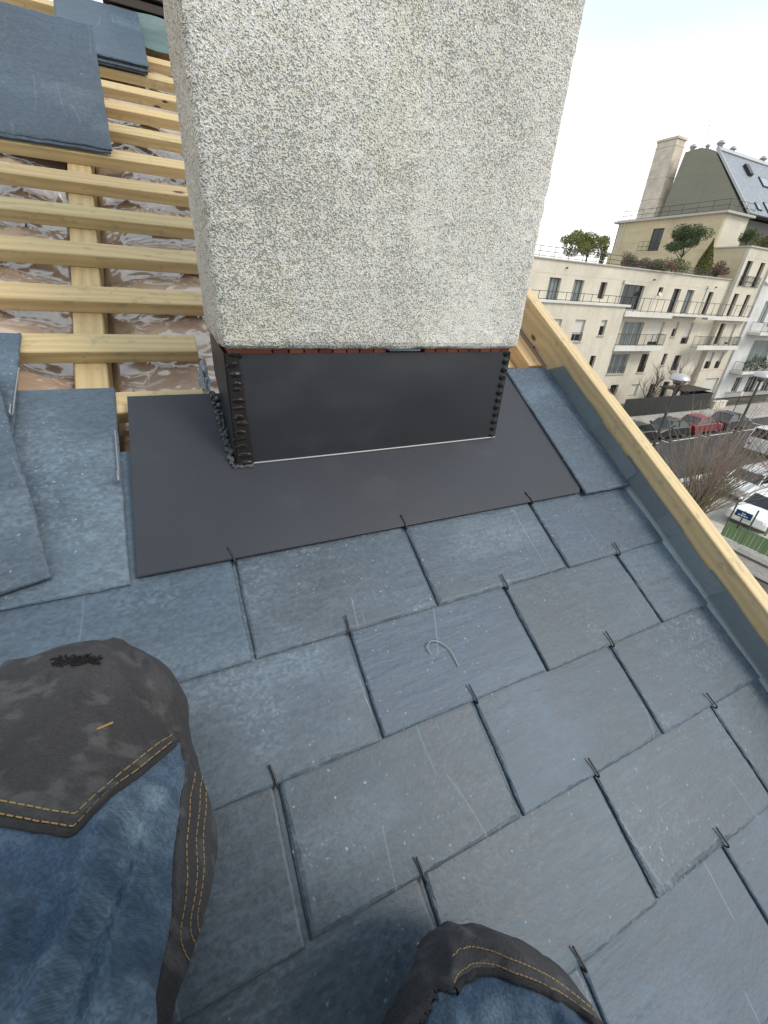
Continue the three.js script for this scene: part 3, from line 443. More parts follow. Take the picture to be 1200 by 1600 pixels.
{
  const B = thing('apartment_building', 'cream rendered apartment block across the street with balconies, roof terrace and grey gabled penthouse', 'building', [40, 0, -29]);
  B.position.set(0, 0, 0);
  const M = -29, W = -28, T = -28.5;
  const top = [[28.55, 29.85, 9.4, 11.0], [31.35, 32.5, 9.4, 11.0], [34.55, 35.35, 9.72, 11.0], [37.55, 40.4, 9.0, 11.0], [42.45, 43.1, 10.3, 11.02], [44.75, 45.85, 8.95, 11.02], [46.85, 48.0, 8.95, 11.02], [50.45, 51.3, 8.95, 11.02]];
  const third = [[39.1, 42.0, 5.85, 8.0], [43.4, 45.1, 5.9, 8.08], [46.75, 47.45, 6.75, 8.1], [48.75, 49.9, 6.05, 8.1]], second = [[38.75, 41.3, 3.2, 5.08], [43.25, 44.35, 3.25, 5.06], [46.75, 47.4, 3.9, 5.09], [48.8, 49.9, 3.3, 4.9]], ground = [[40.0, 41.15, 0.95, 2.1], [43.2, 44.4, 0.8, 2.05], [46.3, 47.1, 0.4, 1.95], [48.5, 49.6, 0.1, 2.15]];
  const wingT = [[28.4, 29.95, 6.5, 8.03], [31.5, 32.75, 6.33, 8.05], [34.7, 35.45, 6.84, 8.09], [25.2, 26.4, 6.4, 8.05], [28.4, 29.6, 3.4, 5.08], [31.5, 32.7, 3.4, 5.08], [34.6, 35.3, 4.0, 5.11], [31.4, 32.6, 0.6, 2.1], [34.6, 35.5, 0.6, 2.1]];
  const tow = [[54.05, 55.05, 11.75, 14.0], [56.55, 57.4, 11.75, 14.0], [54.1, 54.95, 8.95, 11.05], [56.4, 57.2, 8.95, 11.05], [51.9, 52.0, 0, 0], [53.85, 54.8, 6.1, 8.18], [56.0, 56.9, 6.1, 8.16], [53.9, 54.9, 3.5, 5.25], [55.9, 56.8, 3.5, 5.24], [55.3, 58.0, 0.12, 2.4]].filter((q) => q[3]);
  const W1 = wallSheet(8, 53.5, 0, 12.2, [...top, ...third, ...second, ...ground], 0.35); W1.translate(0, 0, M); obj('wall', W1, creamM, B);
  const W2 = wallSheet(8, 37.3, 0, 9.2, wingT, 0.35); W2.translate(0, 0, W); obj('wing_wall', W2, creamM, B);
  obj('wing_side_wall', box(36.95, 37.29, 0, 9.2, -28.99, -28.36), creamM, B);
  const W3 = wallSheet(53.52, 58.3, 0, 15.1, tow, 0.35); W3.translate(0, 0, T); obj('tower_wall', W3, creamM, B);
  obj('tower_side_wall', box(53.5, 53.85, 12.3, 15.1, -45, -28.87), pentM, B); obj('tower_side_wall', box(53.53, 53.85, 0.0, 12.2, -29.3, -28.87), creamM, B);
  obj('floor_joint', merge([box(8, 53.5, 11.28, 11.31, M, M + 0.012, 0.002), box(53.5, 58.3, 14.25, 14.28, T, T + 0.012, 0.002), box(53.5, 58.3, 3.36, 3.44, T, T + 0.04, 0.004)]), greyRenderM, B);
  obj('terrace_slab', box(8, 53.48, 11.6, 12.0, -45, -29.36), copingM, B); obj('tower_slab', box(53.9, 75, 14.7, 15.0, -46, -28.9), copingM, B);
  obj('coping', box(8, 53.49, 12.201, 12.3, -29.45, -28.88), copingM, B); obj('coping', box(53.4, 58.36, 15.101, 15.24, -28.95, -28.38), copingM, B); obj('coping', box(53.4, 53.95, 15.101, 15.23, -32, -28.96), copingM, B);
  // dark rooms behind the openings
  obj('room_back', merge([box(8, 53, 0.1, 11.9, -31.1, -31), box(8, 36.9, 0.1, 9.1, -28.95, -28.9), box(54, 58.2, 0.1, 14.6, -30.6, -30.5)]), frameM, B);
  const mode = [{ curtain: 1 }, { shutter: 0 }, {}, { curtain: 1 }]; let i = 0;
  top.forEach((q, k) => windowIn(B, ...q, M - 0.22, { ...[{ curtain: 1 }, { curtain: 1 }, {}, {}, {}, { curtain: 0 }, { curtain: 1 }, {}][k] }));
  third.forEach((q, k) => windowIn(B, ...q, M - 0.22, [{ curtain: 1, white: 1 }, { shutter: 0.85 }, { shutter: 0.45, sill: 1 }, { shutter: 0.72, guard: 1 }][k]));
  second.forEach((q, k) => windowIn(B, ...q, M - 0.22, [{ curtain: 1, white: 1, sill: 1, guard: 1 }, { guard: 1, sill: 1 }, { sill: 1 }, { guard: 1, sill: 1 }][k]));
  ground.forEach((q, k) => windowIn(B, ...q, M - 0.22, [{}, { shutter: 0.95 }, {}, {}][k]));
  wingT.forEach((q, k) => windowIn(B, ...q, W - 0.22, [{ shutter: 0.7 }, { shutter: 0.68, guard: 1, sill: 1, white: 1 }, { shutter: 0.4, sill: 1 }, { shutter: 0.5 }, {}, {}, { sill: 1 }, {}, {}][k]));
  tow.forEach((q, k) => windowIn(B, ...q, T - 0.22, [{}, {}, {}, {}, {}, { shutter: 0.9 }, { shutter: 0.55, guard: 1 }, { shutter: 0.55, guard: 1 }, { shutter: 0.98, white: 1 }][k]));
  obj('guard_rail', merge([railingGeo([[53.9, 11.72, -28.42], [57.6, 11.72, -28.42]], 0.95, 1.2, [1, 0.5, 0.05], 0.14)]), railM, B);
  // balconies: slab with its railing
  const balcony = (x0, x1, y0, y1, z0, z1, h, pts, bal) => { const s = obj('balcony', box(x0, x1, y0, y1, z1, z0), whiteM, B); obj('railing', railingGeo(pts, h, 1.0, [1, 0.1], bal), railM, s); return s; };
  balcony(8, 37.75, 9.202, 9.4, -27.85, -28.98, 0.6, [[8, 9.4, -27.95], [37.6, 9.4, -27.95]], 0);
  balcony(37.32, 44.2, 8.45, 8.85, -27.9, -28.98, 1.15, [[37.4, 8.85, -28.0], [57.5, 8.85, -28.0]], 0); obj('balcony', box(44.22, 50, 8.68, 8.85, -28.98, -27.9), whiteM, B); obj('balcony', box(50.02, 58.0, 8.5, 8.85, -28.48, -27.9), whiteM, B);
  balcony(37.32, 44.5, 5.5, 5.95, -27.9, -28.98, 1.05, [[37.42, 5.95, -28.9], [37.42, 5.95, -28.0], [44.4, 5.95, -28.0], [44.4, 5.95, -28.9]], 0.13);
  balcony(49.8, 57.5, 5.6, 6.02, -27.7, -28.48, 0.9, [[49.9, 6.02, -28.4], [49.9, 6.02, -27.8], [57.4, 6.02, -27.8], [57.4, 6.02, -28.4]], 0.13);
  obj('terrace_railing', merge([railingGeo([[8, 12.3, -29.15], [36.6, 12.3, -29.15]], 0.75, 1.6, [1, 0.55, 0.15]), railingGeo([[36.6, 12.3, -29.15], [50.6, 12.3, -29.15]], 0.55, 1.2, [1, 0.6, 0.2], 0.11)]), railM, B);
  for (const [x, y, z] of [[30.1, 11.75, M], [41.3, 11.55, M], [51.2, 11.45, M]]) obj('rain_outlet', bar(V3(x, y, z - 0.05), V3(x, y, z + 0.14), 0.06, 8), railM, B);
  for (const [x, y1, y0] of [[37.4, 11.1, 9.5], [49.9, 11.3, 9.0]]) obj('drainpipe', merge([bar(V3(x, y0, M + 0.06), V3(x, y1, M + 0.06), 0.05, 8), at(new THREE.BoxGeometry(0.2, 0.22, 0.16), x, y1 + 0.1, M + 0.08)]), whiteM, B);
  // penthouse: set back storey, long side towards the left
  const XP = 53.86, P = thing;
  { const g = wallSheet(32.12, 44.5, 15.01, 18.2, [[38.3, 39.7, 15.05, 17.35], [35.3, 36.4, 15.8, 17.35]], 0.3); g.rotateY(-Math.PI / 2); g.scale(1, 1, 1); const p = g.attributes.position; for (let k = 0; k < p.count; k++) p.setZ(k, -Math.abs(p.getZ(k))); g.computeVertexNormals(); g.translate(XP - 0.3 + 0.0, 0, 0); boxUV(g, 1); obj('penthouse_side_wall', g, pentM, B).material.side = THREE.DoubleSide; }
  const gl = obj('window', merge([box(53.7, 53.76, 15.05, 17.35, -39.7, -38.3)]), glassM, B); obj('frame', merge([box(53.66, 53.72, 15.05, 17.35, -39.04, -38.96), box(53.66, 53.72, 17.27, 17.35, -39.7, -38.3), box(53.66, 53.72, 15.05, 17.35, -39.7, -39.62), box(53.66, 53.72, 15.05, 17.35, -38.38, -38.3)]), frameM, gl);
  const gl2 = obj('window', box(53.7, 53.76, 15.8, 17.35, -36.4, -35.3), glassM, B); obj('frame', box(53.66, 53.72, 17.25, 17.35, -36.4, -35.3), frameM, gl2);
  obj('penthouse_front_wall', box(53.9, 58.0, 15.01, 18.2, -32.4, -32.12), creamM, B);
  obj('penthouse_core', box(54, 84, 15.01, 18.19, -45, -32.5), frameM, B);
  obj('cornice', merge([box(53.2, 58.4, 18.201, 18.42, -45.2, -31.75, 0.02)]), copingM, B);
  obj('penthouse_railing', railingGeo([[53.4, 18.42, -44.8], [53.4, 18.42, -31.95], [58.1, 18.42, -31.95]], 0.95, 1.6, [1, 0.5, 0.08]), railM, B);
  obj('balconet_railing', railingGeo([[52.7, 15.02, -40.4], [52.7, 15.02, -38.0]], 1.0, 0.6, [1, 0.5, 0.1]), railM, B);
  obj('roof_ladder', merge([bar(V3(53.3, 15, -43.6), V3(53.3, 19.6, -43.6), 0.03, 5), bar(V3(53.3, 15, -44.1), V3(53.3, 19.6, -44.1), 0.03, 5), ...Array.from({ length: 15 }, (_, k) => bar(V3(53.3, 15.2 + k * 0.3, -43.6), V3(53.3, 15.2 + k * 0.3, -44.1), 0.018, 4))]), whiteM, B);
  { const s = new THREE.Shape([[32.2, 18.43], [42, 18.43], [41.2, 25.1], [39.5, 25.2], [38.4, 24.9], [37.45, 24.3]].map(([z, y]) => new THREE.Vector2(z, y))); const g = new THREE.ExtrudeGeometry(s, { depth: 30, bevelEnabled: false }).toNonIndexed(); const p = g.attributes.position; for (let k = 0; k < p.count; k++) { const a = p.getX(k), c = p.getZ(k); p.setXYZ(k, 57 + c, p.getY(k), -a); } for (let k = 0; k < p.count; k += 3) { const t = [p.getX(k), p.getY(k), p.getZ(k)]; p.setXYZ(k, p.getX(k + 1), p.getY(k + 1), p.getZ(k + 1)); p.setXYZ(k + 1, ...t); } g.computeVertexNormals(); boxUV(g, 1); obj('gable', g, gableM, B); }
  const slope = (x0, x1, t0, t1, up0, up1) => { const A = V3(0, 18.75, -32.18), Bv = V3(0, 24.4, -37.4), d = Bv.clone().sub(A), n = V3(0, -d.z, d.y).normalize(); const q = []; const pt = (x, t, h) => { const p = A.clone().addScaledVector(d, t).addScaledVector(n, h); return [x, p.y, p.z]; }; const c8 = [pt(x0, t0, up0), pt(x1, t0, up0), pt(x1, t1, up0), pt(x0, t1, up0), pt(x0, t0, up1), pt(x1, t0, up1), pt(x1, t1, up1), pt(x0, t1, up1)]; for (const f of [[4, 5, 6, 7], [3, 2, 1, 0], [0, 1, 5, 4], [1, 2, 6, 5], [2, 3, 7, 6], [3, 0, 4, 7]]) q.push(...c8[f[0]], ...c8[f[1]], ...c8[f[2]], ...c8[f[0]], ...c8[f[2]], ...c8[f[3]]); return rawGeo(q); };
  const rf = obj('mansard_roof', slope(57.12, 87, -0.06, 1.0, 0.05, 0.2), slateFarM, B); obj('ridge_flashing', slope(56.95, 87, 1.0, 1.07, 0.05, 0.32), zincM, rf); obj('verge_flashing', slope(56.93, 57.11, -0.06, 1.0, 0.05, 0.27), zincM, rf);
  for (const [x0, x1, t0, t1, op] of [[60.6, 61.3, 0.66, 0.84, 1], [62.9, 64.6, 0.52, 0.70], [58.9, 59.7, 0.02, 0.15], [60.9, 61.7, 0.0, 0.2], [65.6, 67, 0.5, 0.7]]) { const w = obj('skylight', slope(x0, x1, t0, t1, 0.2, op ? 0.5 : 0.3), railM, rf); if (!op) obj('pane', slope(x0 + 0.1, x1 - 0.1, t0 + 0.015, t1 - 0.015, 0.3, 0.315), phy({ color: new THREE.Color().setRGB(0.25, 0.33, 0.38), roughness: 0.08, metalness: 0.6 }), w); }
  const stack = obj('chimney_stack', merge([box(56.6, 58.2, 18.43, 26.5, -44.9, -42.4, 0.03), box(56.5, 58.3, 26.501, 26.75, -45.0, -42.3, 0.02), box(56.57, 58.23, 25.9, 26.0, -44.93, -42.37, 0.005), box(56.57, 58.23, 23.0, 23.06, -44.93, -42.37, 0.005), box(56.57, 58.23, 20.9, 20.96, -44.93, -42.37, 0.005)]), greyRenderM, B);
  for (const [x, y, z, s] of [[57.8, 25.12, -41.0, 1], [58.1, 25.15, -39.5, 0.7], [57.5, 24.75, -37.7, 1.1], [60.2, 24.75, -37.9, 1], [66.5, 24.75, -37.9, 1.1]]) { const v = new THREE.LatheGeometry([[0.001, 0], [0.24, 0], [0.24, 0.42], [0.36, 0.44], [0.37, 0.56], [0.27, 0.70], [0.12, 0.78], [0.001, 0.8]].map(([a, b]) => new THREE.Vector2(a * s, b * s)), 14); obj('vent_cowl', at(v, x, y, z), zincM, B); }
  obj('antenna', merge([bar(V3(57.8, 25.1, -39.9), V3(57.8, 28, -39.9), 0.025, 5), bar(V3(57.8, 27.3, -40.3), V3(57.8, 27.3, -39.5), 0.015, 4)]), railM, B);
  { const d = new THREE.SphereGeometry(0.42, 16, 8, 0, Math.PI * 2, 0, 0.7); d.rotateX(1.1); obj('satellite_dish', merge([at(d, 41.5, 10.2, -28.3), bar(V3(41.2, 8.85, -28.4), V3(41.3, 10.4, -28.3), 0.025, 5)]), whiteM, B); }
}
{
  const B = thing('apartment_building', 'white neighbouring apartment block with planted balconies beyond the cream block', 'building', [0, 0, 0]);
  const holes = [[60.2, 61.6, 8.4, 10.6], [62.6, 66, 8.0, 10.6], [61.5, 66, 4.0, 6.6], [67, 71, 4.0, 6.6], [67, 71, 8, 10.6], [61.2, 62.6, 0.6, 2.4], [64, 66.5, 0.4, 2.4], [68, 70, 0.4, 2.4]];
  const g = wallSheet(58.34, 90, 0, 16.5, holes, 0.35); g.translate(0, 0, -28.3); obj('wall', g, matTex([196, 197, 195], 471, 0.16, 0.15), B); obj('room_back', box(58.4, 90, 0.1, 16.4, -30.6, -30.5), frameM, B);
  for (const q of holes) windowIn(B, ...q, -28.5, { white: 1, curtain: q[2] > 3 });
  for (const y of [3.0, 7.2]) { const s = obj('balcony', box(59.2, 90, y, y + 0.3, -28.29, -27.0), whiteM, B); obj('railing', railingGeo([[59.3, y + 0.3, -28.2], [59.3, y + 0.3, -27.1], [90, y + 0.3, -27.1]], 1.0, 1.4, [1, 0.1], 0.16), railM, s); }
  obj('cornice', box(58.34, 90, 12.2, 12.4, -28.29, -28.1), whiteM, B);
}
// foliage
const leafMats = [[0.09, 0.125, 0.04], [0.065, 0.095, 0.035], [0.15, 0.155, 0.045], [0.15, 0.08, 0.06], [0.16, 0.155, 0.09]].map((c) => std({ color: new THREE.Color().setRGB(...c), roughness: 0.75, side: THREE.DoubleSide }));
function leaves(list, n, size, seed, cone = false) { // list of [x, y, z, rx, ry, rz] clumps
  const r = rng(seed), pos = []; for (let i = 0; i < n; i++) {
    const c = list[(r() * list.length) | 0]; let x, y, z, q; do { x = r() * 2 - 1; y = r() * 2 - 1; z = r() * 2 - 1; q = x * x + y * y + z * z; } while (q > 1 || q < 0.18 * r());
    if (cone) { const k = 1 - (y + 1) / 2; x *= k; z *= k; }
    const C = V3(c[0] + x * c[3], c[1] + y * c[4], c[2] + z * c[5]), a = V3(r() - 0.5, r() - 0.5, r() - 0.5).normalize().multiplyScalar(size * (0.6 + r())), b = V3(r() - 0.5, r() - 0.5, r() - 0.5).cross(a).normalize().multiplyScalar(size * (0.3 + 0.4 * r()));
    pos.push(...C.clone().sub(a).toArray(), ...C.clone().add(b).toArray(), ...C.clone().add(a).toArray(), ...C.clone().sub(a).toArray(), ...C.clone().add(a).toArray(), ...C.clone().sub(b).toArray());
  } return rawGeo(pos);
}
const barkM = std({ color: new THREE.Color().setRGB(0.075, 0.058, 0.045), roughness: 0.95 }), twigM = std({ color: new THREE.Color().setRGB(0.24, 0.18, 0.16), roughness: 0.9 }), oliveTwigM = std({ color: new THREE.Color().setRGB(0.17, 0.16, 0.085), roughness: 0.9 });
function plant(name, label, cat, base, trunkTop, clumps, n, size, mat, seed, o = {}) {
  const g = thing(name, label, cat, base, o.group); const loc = clumps.map(([x, y, z, a, b, c]) => [x - base[0], y - base[1], z - base[2], a, b, c]);
  const T = V3(trunkTop[0] - base[0], trunkTop[1] - base[1], trunkTop[2] - base[2]), L = [bar(V3(0, -0.05, 0), T, o.r ?? 0.09, 7, (o.r ?? 0.09) * 0.6)];
  loc.forEach((c, i) => { if (i < 7) L.push(bar(T.clone().multiplyScalar(0.55 + 0.4 * hash3(i, seed, 1)), V3(c[0], c[1], c[2]), (o.r ?? 0.09) * 0.5, 5, 0.012)); });
  obj('trunk', merge(L), barkM, g); obj('crown', leaves(loc, n, size, seed, o.cone), mat, g); return g;
}
const rclumps = (cx, cy, cz, R, Ry, n, s, seed) => { const r = rng(seed), L = []; for (let i = 0; i < n; i++) { const a = r() * 6.28, q = Math.sqrt(r()); L.push([cx + Math.cos(a) * q * R, cy + (r() * 2 - 1) * Ry, cz + Math.sin(a) * q * R, s * (0.7 + 0.6 * r()), s * (0.5 + 0.4 * r()), s * (0.7 + 0.6 * r())]); } return L; };
plant('terrace_tree', 'spreading green tree at the bare end of the roof terrace', 'tree', [33.9, 12.02, -30.6], [33.8, 13.3, -30.6], rclumps(33.6, 13.75, -30.6, 1.9, 0.65, 20, 0.66, 3), 6000, 0.08, leafMats[2], 31, { group: 'roof terrace plants' });
plant('column_cypress', 'thin dark upright cypress beside the spreading terrace tree', 'tree', [35.75, 12.02, -30.6], [35.75, 13, -30.6], [[35.75, 13.2, -30.6, 0.22, 1.2, 0.22]], 700, 0.07, leafMats[1], 32, { r: 0.05, group: 'roof terrace plants' });
plant('umbrella_pine', 'round-headed dark green pine on the roof terrace before the penthouse windows', 'tree', [47.3, 12.02, -31.2], [47.6, 14.4, -31.2], rclumps(47.6, 15.3, -31.2, 1.35, 1.0, 22, 0.75, 5), 8000, 0.075, leafMats[1], 33, { group: 'roof terrace plants' });
plant('cone_conifer', 'pointed bright green conifer beside the round-headed pine', 'tree', [50.1, 12.02, -30.3], [50.2, 13, -30.3], [[50.15, 13.9, -30.3, 1.15, 1.75, 1.15]], 5000, 0.075, leafMats[2], 34, { cone: true, group: 'roof terrace plants' });
plant('red_shrub', 'reddish brown shrub at the end of the roof terrace', 'shrub', [52.3, 12.02, -30.0], [52.3, 12.8, -30.0], rclumps(52.2, 13.1, -30.0, 0.7, 0.5, 8, 0.5, 7), 1200, 0.08, leafMats[3], 35, { group: 'roof terrace plants' });
plant('low_shrub', 'low green shrub spilling along the terrace edge', 'shrub', [43.2, 12.02, -30.0], [43.2, 12.6, -30.0], rclumps(43.4, 13.0, -30.0, 1.9, 0.45, 14, 0.6, 8), 2400, 0.08, leafMats[0], 36, { group: 'roof terrace plants' });
plant('russet_hedge', 'low russet hedge along the terrace railing', 'hedge', [40.8, 12.02, -29.8], [40.8, 12.4, -29.8], rclumps(40.8, 12.7, -29.8, 2.6, 0.15, 14, 0.42, 9), 2000, 0.07, leafMats[3], 37, { group: 'roof terrace plants' });
plant('grey_shrub', 'small grey-green shrub before the penthouse wall', 'shrub', [39.0, 12.02, -30.4], [39.0, 12.8, -30.4], rclumps(39.0, 13.2, -30.4, 0.6, 0.4, 6, 0.45, 10), 700, 0.07, leafMats[4], 38, { group: 'roof terrace plants' });
plant('balcony_bush', 'rounded bush on the upper terrace at the tower corner', 'shrub', [54.6, 15.02, -29.6], [54.6, 15.6, -29.6], rclumps(54.6, 16.1, -29.6, 0.8, 0.5, 9, 0.55, 11), 1800, 0.075, leafMats[1], 39, { group: 'upper terrace plants' });
plant('balcony_hedge', 'clipped hedge along the upper terrace edge', 'hedge', [57.4, 15.02, -29.4], [57.4, 15.6, -29.4], rclumps(57.2, 16.0, -29.4, 1.2, 0.45, 12, 0.6, 12), 2400, 0.075, leafMats[2], 40, { group: 'upper terrace plants' });
plant('garden_bush', 'dark evergreen bush in the front garden against the cream wall', 'shrub', [34.6, 0.05, -26.6], [34.6, 1.2, -26.6], rclumps(34.6, 2.0, -26.6, 1.2, 0.9, 10, 0.8, 13), 2400, 0.09, leafMats[1], 41);
plant('yard_hedge', 'dark green hedge behind the bare shrub in the yard', 'hedge', [28.6, 0.03, -12.2], [28.6, 0.9, -12.2], rclumps(28.6, 1.0, -12.2, 2.4, 0.5, 16, 0.6, 14).map((c) => [c[0], c[1], -12.2 + (c[2] + 12.2) * 0.12, c[3], c[4], 0.35]), 5000, 0.07, leafMats[0], 42);
{ const L = []; for (let i = 0; i < 8; i++) L.push([60 + i * 1.1, 4.0 + 0.3 * (i % 2), -27.3, 0.35, 0.7 + 0.5 * (i % 3) * 0.4, 0.3]); plant('balcony_planting', 'row of dark upright plants on the white block balcony', 'plants', [63, 3.31, -27.4], [63, 3.6, -27.4], L, 1800, 0.08, leafMats[1], 43, { r: 0.04 }); }
// bare trees: recursive limbs
function bareTree(name, label, base, h, seed, o = {}) {
  const r = rng(seed), trunk = [], tw = [], g = thing(name, label, 'tree', base, o.group);
  const grow = (p, d, len, rad, lev) => {
    const n = 4, pts = [p.clone()]; let q = p.clone(), dd = d.clone(); for (let i = 0; i < n; i++) { dd.add(V3(r() - 0.5, r() * 0.25 - 0.05, r() - 0.5).multiplyScalar(0.26)).normalize(); q = q.clone().addScaledVector(dd, len / n); pts.push(q); }
    for (let i = 0; i < n; i++) (lev < 2 ? trunk : tw).push(bar(pts[i], pts[i + 1], Math.max(rad * (1 - 0.16 * i), 0.006), lev < 2 ? 7 : 4, Math.max(rad * (1 - 0.16 * (i + 1)), 0.005)));
    if (lev >= (o.levels ?? 4)) return; const m = lev === 0 ? 5 : 4; for (let k = 0; k < m; k++) { const s = pts[1 + ((k + 1) % 4)], nd = dd.clone().add(V3(r() - 0.5, (r() - 0.25) * 0.7, r() - 0.5).multiplyScalar(o.spread ?? 1.5)).normalize(); grow(s.clone(), nd, len * (0.55 + 0.2 * r()), rad * 0.5, lev + 1); }
  };
  grow(V3(0, -0.05, 0), V3(0.03, 1, 0.02).normalize(), h * 0.36, o.r ?? 0.14, 0);
  obj('trunk', merge(trunk), o.mat ?? barkM, g); obj('branches', merge(tw), o.mat2 ?? o.mat ?? barkM, g); return g;
}
bareTree('bare_tree', 'bare dark-limbed tree behind the black hoarding', [42.2, 0.05, -25.9], 6.2, 51, { group: 'leafless trees in the front garden' });
bareTree('bare_tree', 'paler twiggy leafless tree near the tower of the cream block', [46.6, 0.05, -26.3], 6.8, 52, { mat2: twigM, group: 'leafless trees in the front garden' });
bareTree('bare_sapling', 'thin leafless sapling before the cream wing wall', [36.6, 0.05, -26.0], 4.2, 53, { r: 0.05, levels: 3, mat2: twigM });
// the big bare shrub: straight rods fanning out of one stool
function rodShrub(label, base, count, seed, lean, tall) {
  const r = rng(seed), g = thing('bare_shrub', label, 'shrub', base, 'leafless shrubs in the yard'), A = [], B = [];
  for (let i = 0; i < count; i++) {
    const a = r() * 6.28, sp = 0.10 + 1.05 * r() * (0.4 + 0.6 * r()), L = tall * (0.55 + 0.5 * r()), d = V3(Math.cos(a) * sp * 1.3 + lean, 1, Math.sin(a) * sp).normalize(), p0 = V3((r() - 0.5) * 1.3, 0, (r() - 0.5) * 0.7), bend = V3((r() - 0.5) * 0.45, -0.1 - 0.25 * sp, (r() - 0.5) * 0.45), pts = []; for (let k = 0; k <= 6; k++) { const t = k / 6; pts.push(p0.clone().addScaledVector(d, L * t).addScaledVector(bend, t * t * L * 0.3)); }
    const dst = r() < 0.35 ? B : A, rad = 0.013 + 0.018 * r(); for (let k = 0; k < 6; k++) dst.push(bar(pts[k], pts[k + 1], rad * (1 - k / 8), 5, rad * (1 - (k + 1) / 8)));
    for (let k = 2; k < 6; k++) if (r() < 0.8) { const dd = d.clone().add(V3(r() - 0.5, r() * 0.5, r() - 0.5).multiplyScalar(1.1)).normalize(), l = 0.4 + 1.1 * r(); A.push(bar(pts[k], pts[k].clone().addScaledVector(dd, l), 0.010, 4, 0.005)); }
  }
  obj('stems', merge(B), oliveTwigM, g); obj('twigs', merge(A), twigM, g); obj('leaf_tufts', leaves([[0.2, 1.0, 0, 1.0, 1.0, 0.8], [0.6, 1.8, 0.2, 0.8, 0.8, 0.7]], 900, 0.05, seed + 1), leafMats[4], g);
}
rodShrub('tall fan of bare reddish twigs rising from the yard beside the verge board', [23.0, 0.03, -10.0], 150, 61, 0.10, 6.6);
rodShrub('second bare twiggy shrub standing between the two white cars', [31.4, 0.03, -9.0], 70, 65, -0.12, 6.2);
// cars
const tyreM = std({ color: new THREE.Color().setRGB(0.02, 0.02, 0.02), roughness: 0.85 }), rimM = std({ color: new THREE.Color().setRGB(0.4, 0.4, 0.42), roughness: 0.35, metalness: 0.8 }), carGlassM = phy({ color: new THREE.Color().setRGB(0.02, 0.025, 0.028), roughness: 0.05 }), lampM = phy({ color: new THREE.Color().setRGB(0.75, 0.77, 0.8), roughness: 0.1, clearcoat: 1 }), redLampM = phy({ color: new THREE.Color().setRGB(0.35, 0.01, 0.01), roughness: 0.15, clearcoat: 1 });
function loft(prof, zs) { // prof(z) gives a closed outline [[x, y]...]; smooth bulge across the width
  const R = zs.map(prof), n = R[0].length, pos = [], idx = []; R.forEach((ring, i) => ring.forEach(([x, y]) => pos.push(x, y, zs[i]))); for (let i = 0; i + 1 < R.length; i++) for (let j = 0; j < n; j++) { const k = (j + 1) % n, a = i * n + j, b = i * n + k, c = (i + 1) * n + k, d = (i + 1) * n + j; idx.push(a, b, c, a, c, d); }
  for (const [i, s] of [[0, 1], [R.length - 1, 0]]) { const c = pos.length / 3, m = R[i].reduce((q, p) => [q[0] + p[0] / n, q[1] + p[1] / n], [0, 0]); pos.push(m[0], m[1], zs[i]); for (let j = 0; j < n; j++) { const a = i * n + j, b = i * n + (j + 1) % n; s ? idx.push(c, b, a) : idx.push(c, a, b); } }
  const g = new THREE.BufferGeometry(); g.setAttribute('position', new THREE.Float32BufferAttribute(pos, 3)); g.setIndex(idx); const q = g.toNonIndexed(); q.computeVertexNormals(); return boxUV(q, 0);
}
